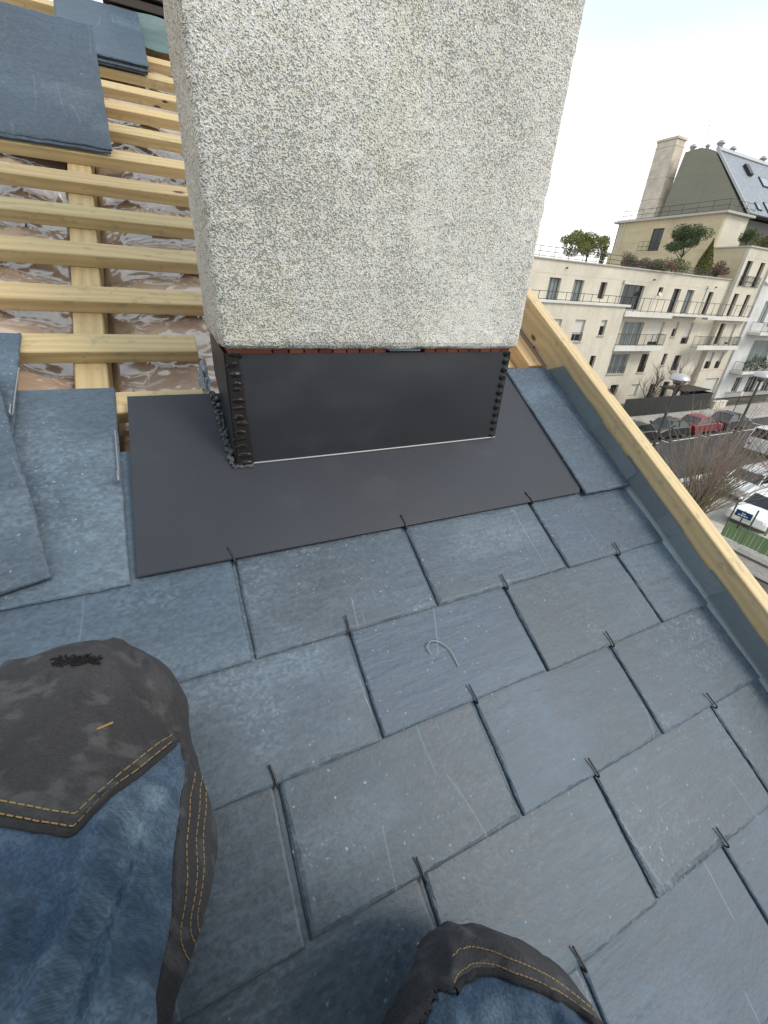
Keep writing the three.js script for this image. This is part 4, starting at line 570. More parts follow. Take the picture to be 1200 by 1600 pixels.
function car(name, label, pos, turn, color, o = {}) {
  const g = thing(name, label, o.cat ?? 'car', pos, o.group); g.rotation.y = turn; const L = o.len ?? 4.2, hw = o.hw ?? 0.87, X = (t) => (t - 0.5) * L, van = o.van;
  const paint = phy({ color: new THREE.Color().setRGB(...color), roughness: 0.4, clearcoat: 0.6, clearcoatRoughness: 0.08, metalness: o.metal ?? 0.1 });
  const low = van ? [[0, .35], [0, 1.0], [.01, 1.15], [.17, 1.22], [.24, 1.3], [1, 1.3], [1, .35]] : [[0, .36], [0.0, .62], [.02, .74], [.14, .86], [.27, .93], [.5, .95], [.8, .95], [.97, .92], [1, .75], [1, .4], [.97, .26], [.03, .26]];
  const zs = [-1, -0.93, -0.7, 0, 0.7, 0.93, 1].map((t) => t * hw);
  obj('body', loft((z) => { const k = Math.abs(z) / hw, s = k > 0.95 ? 0.965 : k > 0.9 ? 0.985 : 1, dy = k > 0.95 ? -0.07 : k > 0.9 ? -0.02 : 0.02 * (1 - k); return low.map(([t, y]) => [X(0.5 + (t - 0.5) * s), y > 0.5 ? y + dy : y]); }, zs), paint, g);
  const cab = van ? [[.24, 1.28], [.36, 1.98], [.99, 2.02], [1.0, 1.28]] : [[.27, .92], [.42, 1.38], [.55, 1.45], [.76, 1.42], [.93, .94]];
  const cabin = (ins, cut, dy) => loft((z) => { const k = Math.abs(z) / hw; return cab.map(([t, y], i) => [X(t), y + dy]); }, [-hw * cut, hw * cut]);
  const gl = loft((z) => cab.map(([t, y]) => [X(t), y]), [-hw * 0.9, hw * 0.9].map((q) => q)); { const p = gl.attributes.position; for (let i = 0; i < p.count; i++) { const y = p.getY(i), k = 1 - 0.16 * clamp((y - cab[0][1]) / 0.5); p.setZ(i, p.getZ(i) * k); } gl.computeVertexNormals(); } obj('window_glass', gl, carGlassM, g);
  const rt = van ? [[.35, 1.99], [.36, 2.05], [.98, 2.09], [1.0, 2.04], [1.0, 1.99]] : [[.415, 1.375], [.43, 1.41], [.55, 1.475], [.76, 1.445], [.79, 1.37]], roofG = loft((z) => rt.map(([t, y]) => [X(t), y - 0.03 * (Math.abs(z) / hw)]), [-hw * 0.77, -hw * 0.5, 0, hw * 0.5, hw * 0.77]); obj('roof', roofG, paint, g);
  const P = []; for (const s of [-1, 1]) for (const [a, b] of van ? [[[.24, 1.28], [.36, 1.99]], [[.5, 1.28], [.5, 1.99]], [[1, 1.28], [.99, 1.99]]] : [[[.27, .93], [.42, 1.39]], [[.58, .93], [.58, 1.44]], [[.93, .94], [.77, 1.42]]]) P.push(bar(V3(X(a[0]), a[1], s * hw * 0.9), V3(X(b[0]), b[1], s * hw * 0.775), 0.035, 5)); obj('pillars', merge(P), paint, g);
  if (van) for (const s of [-1, 1]) obj('side_panel', box(X(.5), X(.995), 1.29, 1.99, s > 0 ? hw * 0.80 : -hw * 0.88, s > 0 ? hw * 0.88 : -hw * 0.80, 0.02), paint, g);
  for (const [t, s] of [[.18, -1], [.18, 1], [.81, -1], [.81, 1]]) { const w = new THREE.TorusGeometry(0.235, 0.085, 8, 20); const wh = obj('wheel', at(w, X(t), 0.32, s * (hw - 0.08)), tyreM, g); const d = new THREE.CylinderGeometry(0.2, 0.2, 0.12, 16); d.rotateX(Math.PI / 2); obj('rim', at(d, X(t), 0.32, s * (hw - 0.08)), rimM, wh); }
  for (const s of [-1, 1]) { obj('headlight', box(X(0) - 0.012, X(.045), .6, .74, s * hw * .62 - 0.16, s * hw * .62 + 0.16, 0.02), lampM, g); obj('tail_light', box(X(.965), X(1) + 0.012, .68, .86, s * hw * .7 - 0.14, s * hw * .7 + 0.14, 0.02), redLampM, g); obj('wing_mirror', at(new THREE.SphereGeometry(0.1, 10, 8), X(van ? .26 : .31), van ? 1.35 : 1.0, s * (hw + 0.08)), paint, g); }
  obj('number_plate', box(X(0) - 0.015, X(0.01), .42, .53, -0.26, 0.26, 0.004), whiteM, g);
  return g;
}
const PK = 'cars parked along the far kerb';
car('parked_car', 'black car parked at the far kerb, half hidden by the pine board', [31.6, -0.06, -20.1], 0, [0.012, 0.012, 0.014], { group: PK });
car('parked_car', 'black car with pale windscreen parked before the red car', [36.2, -0.06, -20.1], 0, [0.02, 0.022, 0.024], { group: PK });
car('parked_car', 'dark red car parked between two dark cars', [40.9, -0.06, -20.1], Math.PI, [0.20, 0.012, 0.02], { group: PK });
car('parked_car', 'dark grey-blue car parked beyond the red car', [45.6, -0.06, -20.1], Math.PI, [0.03, 0.032, 0.045], { group: PK });
car('white_car', 'white car parked in the yard beside the green fence', [26.3, 0.03, -8.3], 0.06, [0.78, 0.8, 0.8]);
car('white_car', 'white car parked in the yard beside the hedge', [29.6, 0.03, -10.7], 0.03, [0.74, 0.76, 0.77]);
car('white_van', 'white delivery van standing at the near kerb', [41.2, -0.06, -14.5], Math.PI, [0.72, 0.73, 0.72], { van: true, len: 5.0, hw: 0.95, cat: 'van' });
car('far_car', 'black car turning far along the street', [64, -0.06, -17.2], 0.2, [0.015, 0.015, 0.017]);
// street lamps
function lamp(x, z, label) {
  const g = thing('street_lamp', label, 'street lamp', [x, 0.06, z], 'street lamps on the near pavement');
  obj('pole', new THREE.LatheGeometry([[0.12, 0], [0.12, 0.9], [0.085, 1.0], [0.06, 6.1], [0.001, 6.12]].map((p) => new THREE.Vector2(...p)), 12), std({ color: new THREE.Color().setRGB(0.06, 0.058, 0.055), roughness: 0.5, metalness: 0.3 }), g);
  obj('lamp_head', at(new THREE.LatheGeometry([[0.001, 0], [0.16, 0.02], [0.2, 0.16], [0.46, 0.2], [0.48, 0.26], [0.36, 0.42], [0.16, 0.5], [0.001, 0.52]].map((p) => new THREE.Vector2(...p)), 22), 0, 6.05, 0), std({ color: new THREE.Color().setRGB(0.42, 0.41, 0.41), roughness: 0.3, metalness: 0.5 }), g);
  obj('diffuser', at(new THREE.LatheGeometry([[0.001, -0.07], [0.12, -0.06], [0.17, 0.0], [0.18, 0.04], [0.001, 0.05]].map((p) => new THREE.Vector2(...p)), 16), 0, 6.08, 0), std({ color: new THREE.Color().setRGB(0.05, 0.05, 0.05), roughness: 0.4 }), g);
}
lamp(22.9, -13.0, 'street lamp with silver disc head in front of the parked cars'); lamp(30.1, -12.7, 'street lamp rising behind the bare shrub twigs near the white van');
// hoarding, plinth and canopy
{
  const g = thing('hoarding', 'black site hoarding of flat panels along the front garden', 'hoarding', [37, 0.06, -24.9]), m = std({ color: new THREE.Color().setRGB(0.014, 0.015, 0.015), roughness: 0.55 });
  for (let i = 0; i < 6; i++) obj('panel', box(i * 2.3, i * 2.3 + 2.285, 0, 1.72, -0.04 - 0.006 * (i % 2), 0.0), m, g); for (let i = 0; i < 2; i++) obj('panel', box(13.78, 13.83, 0, 1.72, -1.6 * i - 1.65, -1.6 * i - 0.06), m, g);
  obj('canopy', box(9.2, 14.1, 1.86, 1.95, -3.0, -0.5), m, g);
}
{ const g = thing('garden_wall', 'low pale concrete wall at the end of the hoarding', 'wall', [51.4, 0.06, -24.8]); obj('wall', box(0, 2.2, 0, 0.75, -0.15, 0.15), greyRenderM, g); obj('coping', box(-0.05, 2.25, 0.751, 0.83, -0.2, 0.2), whiteM, g); }
{ const g = thing('iron_fence', 'grey iron railing before the white apartment block', 'fence', [54.5, 0.06, -25.6]); const L = []; for (let i = 0; i < 60; i++) L.push(bar(V3(i * 0.16, 0, 0), V3(i * 0.16, 1.5, 0), 0.014, 4)); obj('bars', merge(L), railM, g); obj('rails', merge([bar(V3(0, 0.25, 0), V3(9.6, 0.25, 0), 0.025, 5), bar(V3(0, 1.35, 0), V3(9.6, 1.35, 0), 0.025, 5)]), railM, g); }
for (const [x, z, h] of [[49.5, -21.9, 2.6], [57.5, -22.0, 2.8]]) { const g = thing('sign_post', x < 50 ? 'thin dark post on the pavement by the dark grey-blue car' : 'thin dark post on the pavement before the iron railing', 'post', [x, 0.06, z]); obj('post', bar(V3(0, 0, 0), V3(0, h, 0), 0.035, 8), railM, g); obj('plate', box(-0.2, 0.2, h - 0.45, h, 0.04, 0.06), greyRenderM, g); }
{ const g = thing('white_wall', 'white rendered wall beside the bare shrub at the yard edge', 'wall', [22.0, 0.03, -11.25]); obj('wall', box(0, 4.6, 0, 1.35, -0.12, 0.12), whiteM, g); obj('coping', box(-0.05, 4.65, 1.351, 1.42, -0.17, 0.17), whiteM, g); }
{ const g = thing('round_table', 'round white table standing in the yard by the hedge end', 'table', [32.6, 0.03, -11.0]); obj('table_top', at(new THREE.CylinderGeometry(0.62, 0.6, 0.04, 28), 0, 0.74, 0), whiteM, g); obj('leg', bar(V3(0, 0, 0), V3(0, 0.72, 0), 0.04, 8), railM, g); obj('foot', at(new THREE.CylinderGeometry(0.28, 0.3, 0.03, 16), 0, 0.015, 0), railM, g); }
const slatPale = std({ color: new THREE.Color().setRGB(0.42, 0.5, 0.42), roughness: 0.4 }), slatGreen = std({ color: new THREE.Color().setRGB(0.16, 0.24, 0.13), roughness: 0.5 });
// boundary wall with the green fence and the blue street plate
{
  const g = thing('boundary_wall', 'low pale boundary wall with dark coping under the green fence', 'wall', [20.45, -0.02, -2]), m = matTex([196, 190, 182], 461, 0.3, 0.5);
  obj('wall', box(-0.16, 0.16, 0, 0.56, -9.0, 9), m, g); obj('drip_band', box(-0.22, 0.2, 0.561, 0.64, -9.02, 9), std({ color: new THREE.Color().setRGB(0.10, 0.095, 0.09), roughness: 0.9 }), g); obj('coping', box(-0.17, 0.2, 0.641, 0.88, -9.0, 9), m, g);
  const f = thing('green_fence', 'green slatted metal fence on top of the pale boundary wall', 'fence', [20.52, 0.86, -7.45]), gm = std({ color: new THREE.Color().setRGB(0.13, 0.20, 0.09), roughness: 0.6 }), gd = std({ color: new THREE.Color().setRGB(0.04, 0.07, 0.035), roughness: 0.6 });
  for (let i = 0; i < 40; i++) { const s = obj('slat', cbox(0.022, 0.68, 0.145, 0.004), gm, f); s.position.set(0.005 * (i % 2), 0.36, 0.08 + i * 0.155); }
  for (let i = 0; i < 11; i++) { const p = obj('post', cbox(0.05, 1.62, 0.05, 0.004), gd, f); p.position.set(0.06, 0.8, i * 0.775 - 0.01); }
  for (let i = 0; i < 30; i++) { const p = obj('slat', cbox(0.018, 0.8, 0.10, 0.003), matSlat(i), f); p.position.set(0.02, 1.16, 1.35 + i * 0.155); }
  function matSlat(i) { return i % 3 ? slatPale : slatGreen; }
  const s = thing('street_plate', 'blue enamel street name plate with white lettering above the green fence', 'street sign', [20.42, 1.98, -7.02]);
  const cv = document.createElement('canvas'); cv.width = 256; cv.height = 116; const cx = cv.getContext('2d'); cx.fillStyle = '#2c5b46'; cx.fillRect(0, 0, 256, 116); cx.fillStyle = '#12305f'; cx.fillRect(8, 8, 240, 100); cx.fillStyle = '#f2f4f4'; cx.font = 'bold 34px sans-serif'; cx.textAlign = 'center'; cx.fillText('Rue', 128, 52);
  for (let i = 0; i < 7; i++) cx.fillRect(52 + i * 22, 68, [15, 9, 16, 12, 16, 8, 15][i], 22); for (let i = 0; i < 7; i++) { cx.fillStyle = '#12305f'; cx.fillRect(56 + i * 22, 74 + (i % 2) * 6, 7, 5); cx.fillStyle = '#f2f4f4'; }
  const ct = new THREE.CanvasTexture(cv); ct.colorSpace = THREE.SRGBColorSpace; const pl = new THREE.PlaneGeometry(0.60, 0.27); pl.rotateY(-Math.PI / 2); obj('plate_face', at(pl, -0.012, 0.15, 0), std({ map: ct, roughness: 0.25 }), s); obj('plate_back', at(cbox(0.02, 0.28, 0.61, 0.003), 0, 0.15, 0), std({ color: new THREE.Color().setRGB(0.03, 0.07, 0.05), roughness: 0.4 }), s); obj('post', box(0.01, 0.05, -0.5, 0.3, -0.02, 0.02, 0.003), railM, s);
}
// ---------------------------------------------------------------- the kneeling roofer
// signed distance fields meshed with surface nets; coordinates are the roof frame (x across, y off the roof, z down the slope)
function surfaceNet(f, lo, hi, cell) {
  const n = [0, 1, 2].map((k) => Math.ceil((hi[k] - lo[k]) / cell) + 1), [nx, ny, nz] = n, F = new Float32Array(nx * ny * nz); let q = 0;
  for (let k = 0; k < nz; k++) for (let j = 0; j < ny; j++) for (let i = 0; i < nx; i++) F[q++] = f(lo[0] + i * cell, lo[1] + j * cell, lo[2] + k * cell);
  const id = new Int32Array(nx * ny * nz).fill(-1), pos = [], at3 = (i, j, k) => i + nx * (j + ny * k), E = [[0, 1], [2, 3], [4, 5], [6, 7], [0, 2], [1, 3], [4, 6], [5, 7], [0, 4], [1, 5], [2, 6], [3, 7]];
  for (let k = 0; k < nz - 1; k++) for (let j = 0; j < ny - 1; j++) for (let i = 0; i < nx - 1; i++) {
    const v = []; let m = 0; for (let c = 0; c < 8; c++) { const d = F[at3(i + (c & 1), j + ((c >> 1) & 1), k + (c >> 2))]; v.push(d); if (d < 0) m |= 1 << c; } if (m === 0 || m === 255) continue;
    let x = 0, y = 0, z = 0, s = 0; for (const [a, b] of E) if ((v[a] < 0) !== (v[b] < 0)) { const t = v[a] / (v[a] - v[b]); x += (a & 1) + t * ((b & 1) - (a & 1)); y += ((a >> 1) & 1) + t * (((b >> 1) & 1) - ((a >> 1) & 1)); z += (a >> 2) + t * ((b >> 2) - (a >> 2)); s++; }
    id[at3(i, j, k)] = pos.length / 3; pos.push(lo[0] + (i + x / s) * cell, lo[1] + (j + y / s) * cell, lo[2] + (k + z / s) * cell);
  }
  const idx = [], quad = (a, b, c, d, flip) => { if (a < 0 || b < 0 || c < 0 || d < 0) return; flip ? idx.push(a, c, b, a, d, c) : idx.push(a, b, c, a, c, d); };
  for (let k = 1; k < nz - 1; k++) for (let j = 1; j < ny - 1; j++) for (let i = 1; i < nx - 1; i++) {
    const a = F[at3(i, j, k)] < 0; if (a !== F[at3(i + 1, j, k)] < 0) quad(id[at3(i, j - 1, k - 1)], id[at3(i, j, k - 1)], id[at3(i, j, k)], id[at3(i, j - 1, k)], !a); if (a !== F[at3(i, j + 1, k)] < 0) quad(id[at3(i - 1, j, k - 1)], id[at3(i - 1, j, k)], id[at3(i, j, k)], id[at3(i, j, k - 1)], !a); if (a !== F[at3(i, j, k + 1)] < 0) quad(id[at3(i - 1, j - 1, k)], id[at3(i, j - 1, k)], id[at3(i, j, k)], id[at3(i - 1, j, k)], !a);
  }
  const g = new THREE.BufferGeometry(); g.setAttribute('position', new THREE.Float32BufferAttribute(pos, 3)); g.setIndex(idx); g.computeVertexNormals(); return g;
}
const capd = (x, y, z, a, b, ra, rb) => { const dx = b[0] - a[0], dy = b[1] - a[1], dz = b[2] - a[2], t = clamp(((x - a[0]) * dx + (y - a[1]) * dy + (z - a[2]) * dz) / (dx * dx + dy * dy + dz * dz)); return Math.hypot(x - a[0] - dx * t, y - a[1] - dy * t, z - a[2] - dz * t) - (ra + (rb - ra) * t); };
const smin = (a, b, k) => { const h = Math.max(k - Math.abs(a - b), 0) / k; return Math.min(a, b) - h * h * k / 4; };
const B_ = (u, v, w) => [u, w, -v];
const KL = B_(-0.140, 0.080, 0.098), KR = B_(0.138, -0.285, 0.118);
const foldsOf = { L: [[-0.075, 0.045, -0.130, -0.11, 0.011, 0.017], [-0.080, 0.02, -0.122, -0.13, 0.009, -0.013], [-0.100, 0.022, -0.160, -0.080, 0.0065, 0.006], [-0.118, 0.01, -0.172, -0.13, 0.010, 0.018], [-0.135, 0.015, -0.19, -0.12, 0.009, -0.013], [-0.155, 0.05, -0.21, -0.07, 0.010, 0.010], [-0.082, 0.150, -0.058, 0.040, 0.009, -0.009], [-0.10, 0.15, -0.145, 0.0, 0.010, 0.006], [-0.13, 0.14, -0.175, 0.03, 0.008, -0.006], [-0.16, 0.15, -0.21, 0.03, 0.011, 0.006]], R: [[0.08, -0.24, 0.12, -0.42, 0.012, 0.008], [0.10, -0.24, 0.14, -0.40, 0.008, -0.009], [0.19, -0.2, 0.17, -0.40, 0.010, 0.010], [0.205, -0.22, 0.235, -0.40, 0.010, 0.016], [0.16, -0.19, 0.20, -0.26, 0.014, 0.004]] };
const legs = {
  L: { th: [[KL, B_(-0.172, -0.16, 0.225), 0.087, 0.083], [B_(-0.172, -0.16, 0.225), B_(-0.135, -0.46, 0.36), 0.083, 0.105]], sh: [[B_(-0.122, 0.07, 0.080), B_(-0.118, -0.05, 0.074), 0.074, 0.070], [B_(-0.118, -0.05, 0.074), B_(-0.165, -0.20, 0.064), 0.070, 0.056], [B_(-0.165, -0.20, 0.064), B_(-0.18, -0.37, 0.055), 0.056, 0.046]], hem: (u) => 0.003 + Math.abs(u + 0.107) * (u > -0.107 ? 0.75 : 0.62), a: -0.17, f: foldsOf.L },
  R: { th: [[KR, B_(0.115, -0.45, 0.26), 0.097, 0.098], [B_(0.115, -0.45, 0.26), B_(0.08, -0.62, 0.38), 0.098, 0.11]], sh: [[B_(0.155, -0.30, 0.085), B_(0.165, -0.5, 0.066), 0.078, 0.06], [B_(0.165, -0.5, 0.066), B_(0.18, -0.74, 0.055), 0.06, 0.046]], hem: (u) => -0.199 - 8 * (u - 0.130) ** 2, a: -0.60, f: foldsOf.R },
};
// long folds and seams of the cloth: ridges over lines [u0, v0, u1, v1, width, height]
function segd(u, v, a) { const dx = a[2] - a[0], dy = a[3] - a[1], t = clamp(((u - a[0]) * dx + (v - a[1]) * dy) / (dx * dx + dy * dy)); const q = Math.hypot(u - a[0] - dx * t, v - a[1] - dy * t) / (a[4] * (0.7 + 0.6 * t)); return q + 2.5 * sstep(0.22, 0, t) + 2.5 * sstep(0.85, 1, t); }
function legField(L, x, y, z, folds = true) {
  let t = 9, s = 9; for (const c of L.th) t = smin(t, capd(x, y, z, ...c), 0.05); for (const c of L.sh) s = smin(s, capd(x, y, z, ...c), 0.05);
  let d = smin(t, s, 0.04);
  if (folds && d < 0.03) {
    // creases of stiff cloth: long folds along the thigh, pinched ones round the knee
    const a = x * 0.86 + z * 0.36, b = z * 0.86 - x * 0.36 + y * 0.5, r1 = 1 - Math.abs(noise3(a * 26 + 3, b * 7 + 1, y * 9)) * 2, r2 = 1 - Math.abs(noise3(x * 40, z * 22 + x * 16, y * 30)) * 2;
    const r3 = 1 - Math.abs(noise3(a * 15 + 9, b * 4.5 + 4, y * 4)) * 2.2; d += -0.0065 * Math.max(0, r1) ** 2 - 0.0022 * Math.max(0, r2) ** 2 - 0.006 * Math.max(0, r3) ** 2 * sstep(-0.06, 0.06, z - L.th[0][0][2]) * sstep(0.10, 0.16, y) + 0.006 + 0.004 * fbm3(x * 14, y * 14, z * 14, 2);
    for (const a of L.f) { const q = segd(x + 0.006 * noise3(z * 30, x * 20, 4), -z, a); if (q < 2.5) d -= a[5] * Math.exp(-q * q) * sstep(0.02, 0.08, y); }
  }
  return [d, t, s];
}
let denimMap, denimBump, patchMap, patchBump;
{
  const w = 1024, h = 1024, low = fbmTile(w, h, 5, 5, 5, 501), mid = fbmTile(w, h, 26, 26, 3, 502), th = fbmTile(w, h, 340, 260, 2, 503), bump = new Float32Array(w * h);
  denimMap = colorTex(w, h, (x, y, i, o) => { const tw = 0.5 + 0.5 * Math.sin((x + y) * 2 * Math.PI / 4), f = sstep(0.30, 0.90, low[i] * 0.5 + mid[i] * 0.5), n = 0.90 + 0.12 * tw + (th[i] - 0.5) * 0.45; o[0] = mix(48, 104, f) * n; o[1] = mix(68, 122, f) * n; o[2] = mix(90, 136, f) * n; bump[i] = 0.4 + 0.35 * tw + (th[i] - 0.5) * 0.4; });
  denimBump = grayTex(w, h, bump);
  const lw = fbmTile(w, h, 5, 5, 5, 511), dn = fbmTile(w, h, 22, 30, 4, 512), fi = fbmTile(w, h, 300, 300, 2, 513), b2 = new Float32Array(w * h), mk = new Float32Array(w * h), r = rng(514);
  for (let i = 0; i < 150; i++) stroke(mk, w, h, r() * w, r() * h, 2.4 + r() * 0.9, 8 + 40 * r() * r(), 1.5 + 2 * r(), 0.10 + 0.25 * r(), r, (r() - 0.5) * 0.04); for (let i = 0; i < 700; i++) stroke(mk, w, h, r() * w, r() * h, r() * 6, 1 + 2 * r(), 0.5, 0.2 + 0.4 * r(), r);
  patchMap = colorTex(w, h, (x, y, i, o) => { const n = 1 + (lw[i] - 0.5) * 0.7 + (fi[i] - 0.5) * 0.35, d = clamp(sstep(0.55, 0.78, dn[i]) * 0.30 + mk[i] * 0.5); o[0] = mix(45 * n, 116, d); o[1] = mix(45 * n, 115, d); o[2] = mix(48 * n, 116, d); b2[i] = 0.5 + (fi[i] - 0.5) * 0.6 + (lw[i] - 0.5) * 0.4; });
  patchBump = grayTex(w, h, b2);
  for (const t of [denimMap, denimBump, patchMap, patchBump]) t.repeat.set(1 / 0.34, 1 / 0.34);
}
const denimM = std({ map: denimMap, bumpMap: denimBump, bumpScale: 0.0006, roughness: 0.92 }), patchM = std({ map: patchMap, bumpMap: patchBump, bumpScale: 0.0008, roughness: 0.8 }), threadM = std({ color: new THREE.Color().setRGB(0.24, 0.165, 0.07), roughness: 0.8 }), jacketM = std({ color: new THREE.Color().setRGB(0.035, 0.038, 0.045), roughness: 0.9 }), skinM = phy({ color: new THREE.Color().setRGB(0.42, 0.24, 0.17), roughness: 0.6 }), bootM = std({ color: new THREE.Color().setRGB(0.05, 0.038, 0.028), roughness: 0.75 });
const pUV = (g, along = 0) => { const q = g.index ? g.toNonIndexed() : g; const keep = q.attributes.normal.clone(); const flat = q.clone(); flat.computeVertexNormals(); q.setAttribute('normal', flat.attributes.normal); boxUV(q, along); q.setAttribute('normal', keep); return q; };
// cloth wraps round the limb: angle about the leg's axis and length along it
const wrapUV = (g, x0, y0) => { const q = g.toNonIndexed(), p = q.attributes.position, uv = new Float32Array(p.count * 2); for (let i = 0; i < p.count; i++) { const X = p.getX(i) - x0, Y = p.getY(i) - y0; uv[2 * i] = Math.atan2(X, Math.abs(Y) + 0.02) * Math.max(0.06, Math.hypot(X, Y)); uv[2 * i + 1] = p.getZ(i) * 0.9 + p.getY(i) * 0.45; } q.setAttribute('uv', new THREE.BufferAttribute(uv, 2)); return q; };
{
  const man = roofThing('person', 'kneeling roofer in faded blue jeans with dark patched knees', 'person', null, null, 0, -0.3, 0);
  const sub = new THREE.Vector3(0, 0, -0.3), put = (g) => { g.translate(0, 0, -0.3); return g; };   // roof frame to the person's own frame
  // body under the clothes: torso, neck, head with face, arms and hands, legs
  const SH = [B_(-0.19, -0.18, 0.77), B_(0.19, -0.20, 0.77)], EL = [B_(-0.285, -0.26, 0.54), B_(0.285, -0.27, 0.54)], HA = [B_(-0.062, -0.045, 0.615), B_(0.062, -0.048, 0.615)], PV = B_(-0.02, -0.49, 0.38), CH = B_(0, -0.24, 0.67), NK = B_(0, -0.15, 0.86), HD = B_(0, -0.08, 0.975);
  const torso = (x, y, z, g) => { let d = capd(x, y, z, PV, CH, 0.125 + g, 0.135 + g); d = smin(d, capd(x, y, z, [PV[0] - 0.07, PV[1], PV[2]], [PV[0] + 0.09, PV[1], PV[2]], 0.115 + g, 0.115 + g), 0.06); d = smin(d, capd(x, y, z, SH[0], SH[1], 0.068 + g, 0.068 + g), 0.1); return smin(d, capd(x, y, z, [CH[0] - 0.06, CH[1], CH[2]], [CH[0] + 0.06, CH[1], CH[2]], 0.12 + g, 0.12 + g), 0.06); };
  const arms = (x, y, z, g, stop = 1) => { let d = 9; for (const i of [0, 1]) { const wr = [0, 1, 2].map((k) => mix(EL[i][k], HA[i][k], 0.84 * stop)); d = Math.min(d, smin(capd(x, y, z, SH[i], EL[i], 0.056 + g, 0.045 + g), capd(x, y, z, EL[i], wr, 0.044 + g, 0.031 + g), 0.03)); } return d; };
  const bodyF = (x, y, z) => { let d = smin(torso(x, y, z, -0.012), arms(x, y, z, -0.006), 0.04); d = smin(d, capd(x, y, z, NK, HD, 0.055, 0.06), 0.03); const hx = x - HD[0], hy = y - HD[1], hz = z - HD[2]; d = smin(d, (Math.hypot(hx / 0.078, (hy * 0.86 + hz * -0.5) / 0.115, (hz * 0.86 + hy * 0.5) / 0.098) - 1) * 0.08, 0.03); for (const L of [legs.L, legs.R]) d = smin(d, legField(L, x, y, z, false)[0] + 0.034, 0.03); return d; };
  const parts = [pUV(surfaceNet(bodyF, [-0.36, -0.02, -0.22], [0.36, 1.14, 0.86], 0.013))];
  for (const i of [0, 1]) { // hands: palm and five fingers closed round the phone's edge
    const s = i ? 1 : -1, o = HA[i], hand = (x, y, z) => { let d = capd(x, y, z, [mix(EL[i][0], o[0], 0.8), mix(EL[i][1], o[1], 0.8), mix(EL[i][2], o[2], 0.8)], [o[0] + s * 0.006, o[1], o[2] + 0.008], 0.027, 0.026); d = smin(d, capd(x, y, z, [o[0] + s * 0.012, o[1] + 0.012, o[2] + 0.014], [o[0] + s * 0.012, o[1] + 0.02, o[2] - 0.02], 0.021, 0.018), 0.015); for (let k = 0; k < 4; k++) { const y0 = o[1] + 0.012 + 0.0 * k, z0 = o[2] - 0.03 + k * 0.018, len = [0.9, 1, 0.95, 0.75][k]; d = smin(d, smin(capd(x, y, z, [o[0] + s * 0.018, y0 + 0.014, z0], [o[0] + s * 0.002, y0 + 0.024, z0 - 0.002], 0.0088, 0.0084), capd(x, y, z, [o[0] + s * 0.002, y0 + 0.024, z0 - 0.002], [o[0] - s * 0.022 * len, y0 + 0.018, z0 - 0.003], 0.0084, 0.0075), 0.006), 0.006); } const th = [[o[0] + s * 0.012, o[1] + 0.002, o[2] + 0.022], [o[0] - s * 0.006, o[1] + 0.022, o[2] + 0.036], [o[0] - s * 0.022, o[1] + 0.036, o[2] + 0.034]]; return smin(d, smin(capd(x, y, z, th[0], th[1], 0.012, 0.010), capd(x, y, z, th[1], th[2], 0.010, 0.0085), 0.008), 0.01); };
    parts.push(pUV(surfaceNet(hand, [o[0] - 0.07, o[1] - 0.06, o[2] - 0.07], [o[0] + 0.07, o[1] + 0.08, o[2] + 0.1], 0.0045)));
  }
  { const f = (p, r, sx = 1, sy = 1, sz = 1) => { const g = new THREE.SphereGeometry(r, 14, 10); g.scale(sx, sy, sz); return at(g, HD[0] + p[0], HD[1] + p[1], HD[2] + p[2]); }; parts.push(f([0, -0.045, -0.098], 0.018, 0.8, 1.3, 1.1), f([-0.079, 0, 0.0], 0.03, 0.3, 1, 0.7), f([0.079, 0, 0.0], 0.03, 0.3, 1, 0.7), f([0, -0.085, -0.068], 0.022, 1.2, 0.35, 0.6)); }
  obj('body', put(merge(parts)), skinM, man);
  { const g = surfaceNet((x, y, z) => { const hx = x - HD[0], hy = y - HD[1], hz = z - HD[2]; const e = (Math.hypot(hx / 0.086, (hy * 0.86 + hz * -0.5) / 0.123, (hz * 0.86 + hy * 0.5) / 0.106) - 1) * 0.09; return Math.max(e + 0.004 * noise3(x * 60, y * 60, z * 60), -(hy * 0.8 + hz * 0.75 - 0.018)); }, [-0.12, 0.82, -0.02], [0.12, 1.14, 0.34], 0.008); obj('hair', put(pUV(g)), std({ color: new THREE.Color().setRGB(0.03, 0.02, 0.014), roughness: 0.8 }), man); }
  obj('jacket', put(pUV(surfaceNet((x, y, z) => { const d = smin(torso(x, y, z, 0.012), arms(x, y, z, 0.008, 0.94), 0.05); return Math.max(d - 0.004 - 0.008 * fbm3(x * 12, y * 12, z * 12, 3), -(y - 0.8 * z + 0.10)); }, [-0.37, 0.2, -0.1], [0.37, 0.92, 0.72], 0.012))), jacketM, man);
  // trousers and the dark reinforcing patches sewn over the knees
  const T = [], P = [], S = [];
  for (const [key, lo, hi] of [['L', [-0.30, -0.01, -0.20], [0.0, 0.50, 0.42]], ['R', [-0.06, -0.01, 0.16], [0.29, 0.52, 0.80]]]) {
    const L = legs[key], pelvis = (x, y, z) => torso(x, y, z, 0.008);
    const cloth = (x, y, z) => { let d = legField(L, x, y, z)[0]; if (y > 0.2) d = smin(d, Math.max(pelvis(x, y, z), (y - 0.8 * z + 0.05)), 0.04); return d; };
    const ax = key === 'L' ? [-0.15, 0.03] : [0.14, 0.03]; T.push(wrapUV(surfaceNet(cloth, lo, [hi[0], hi[1], hi[2]], 0.0048), ...ax));
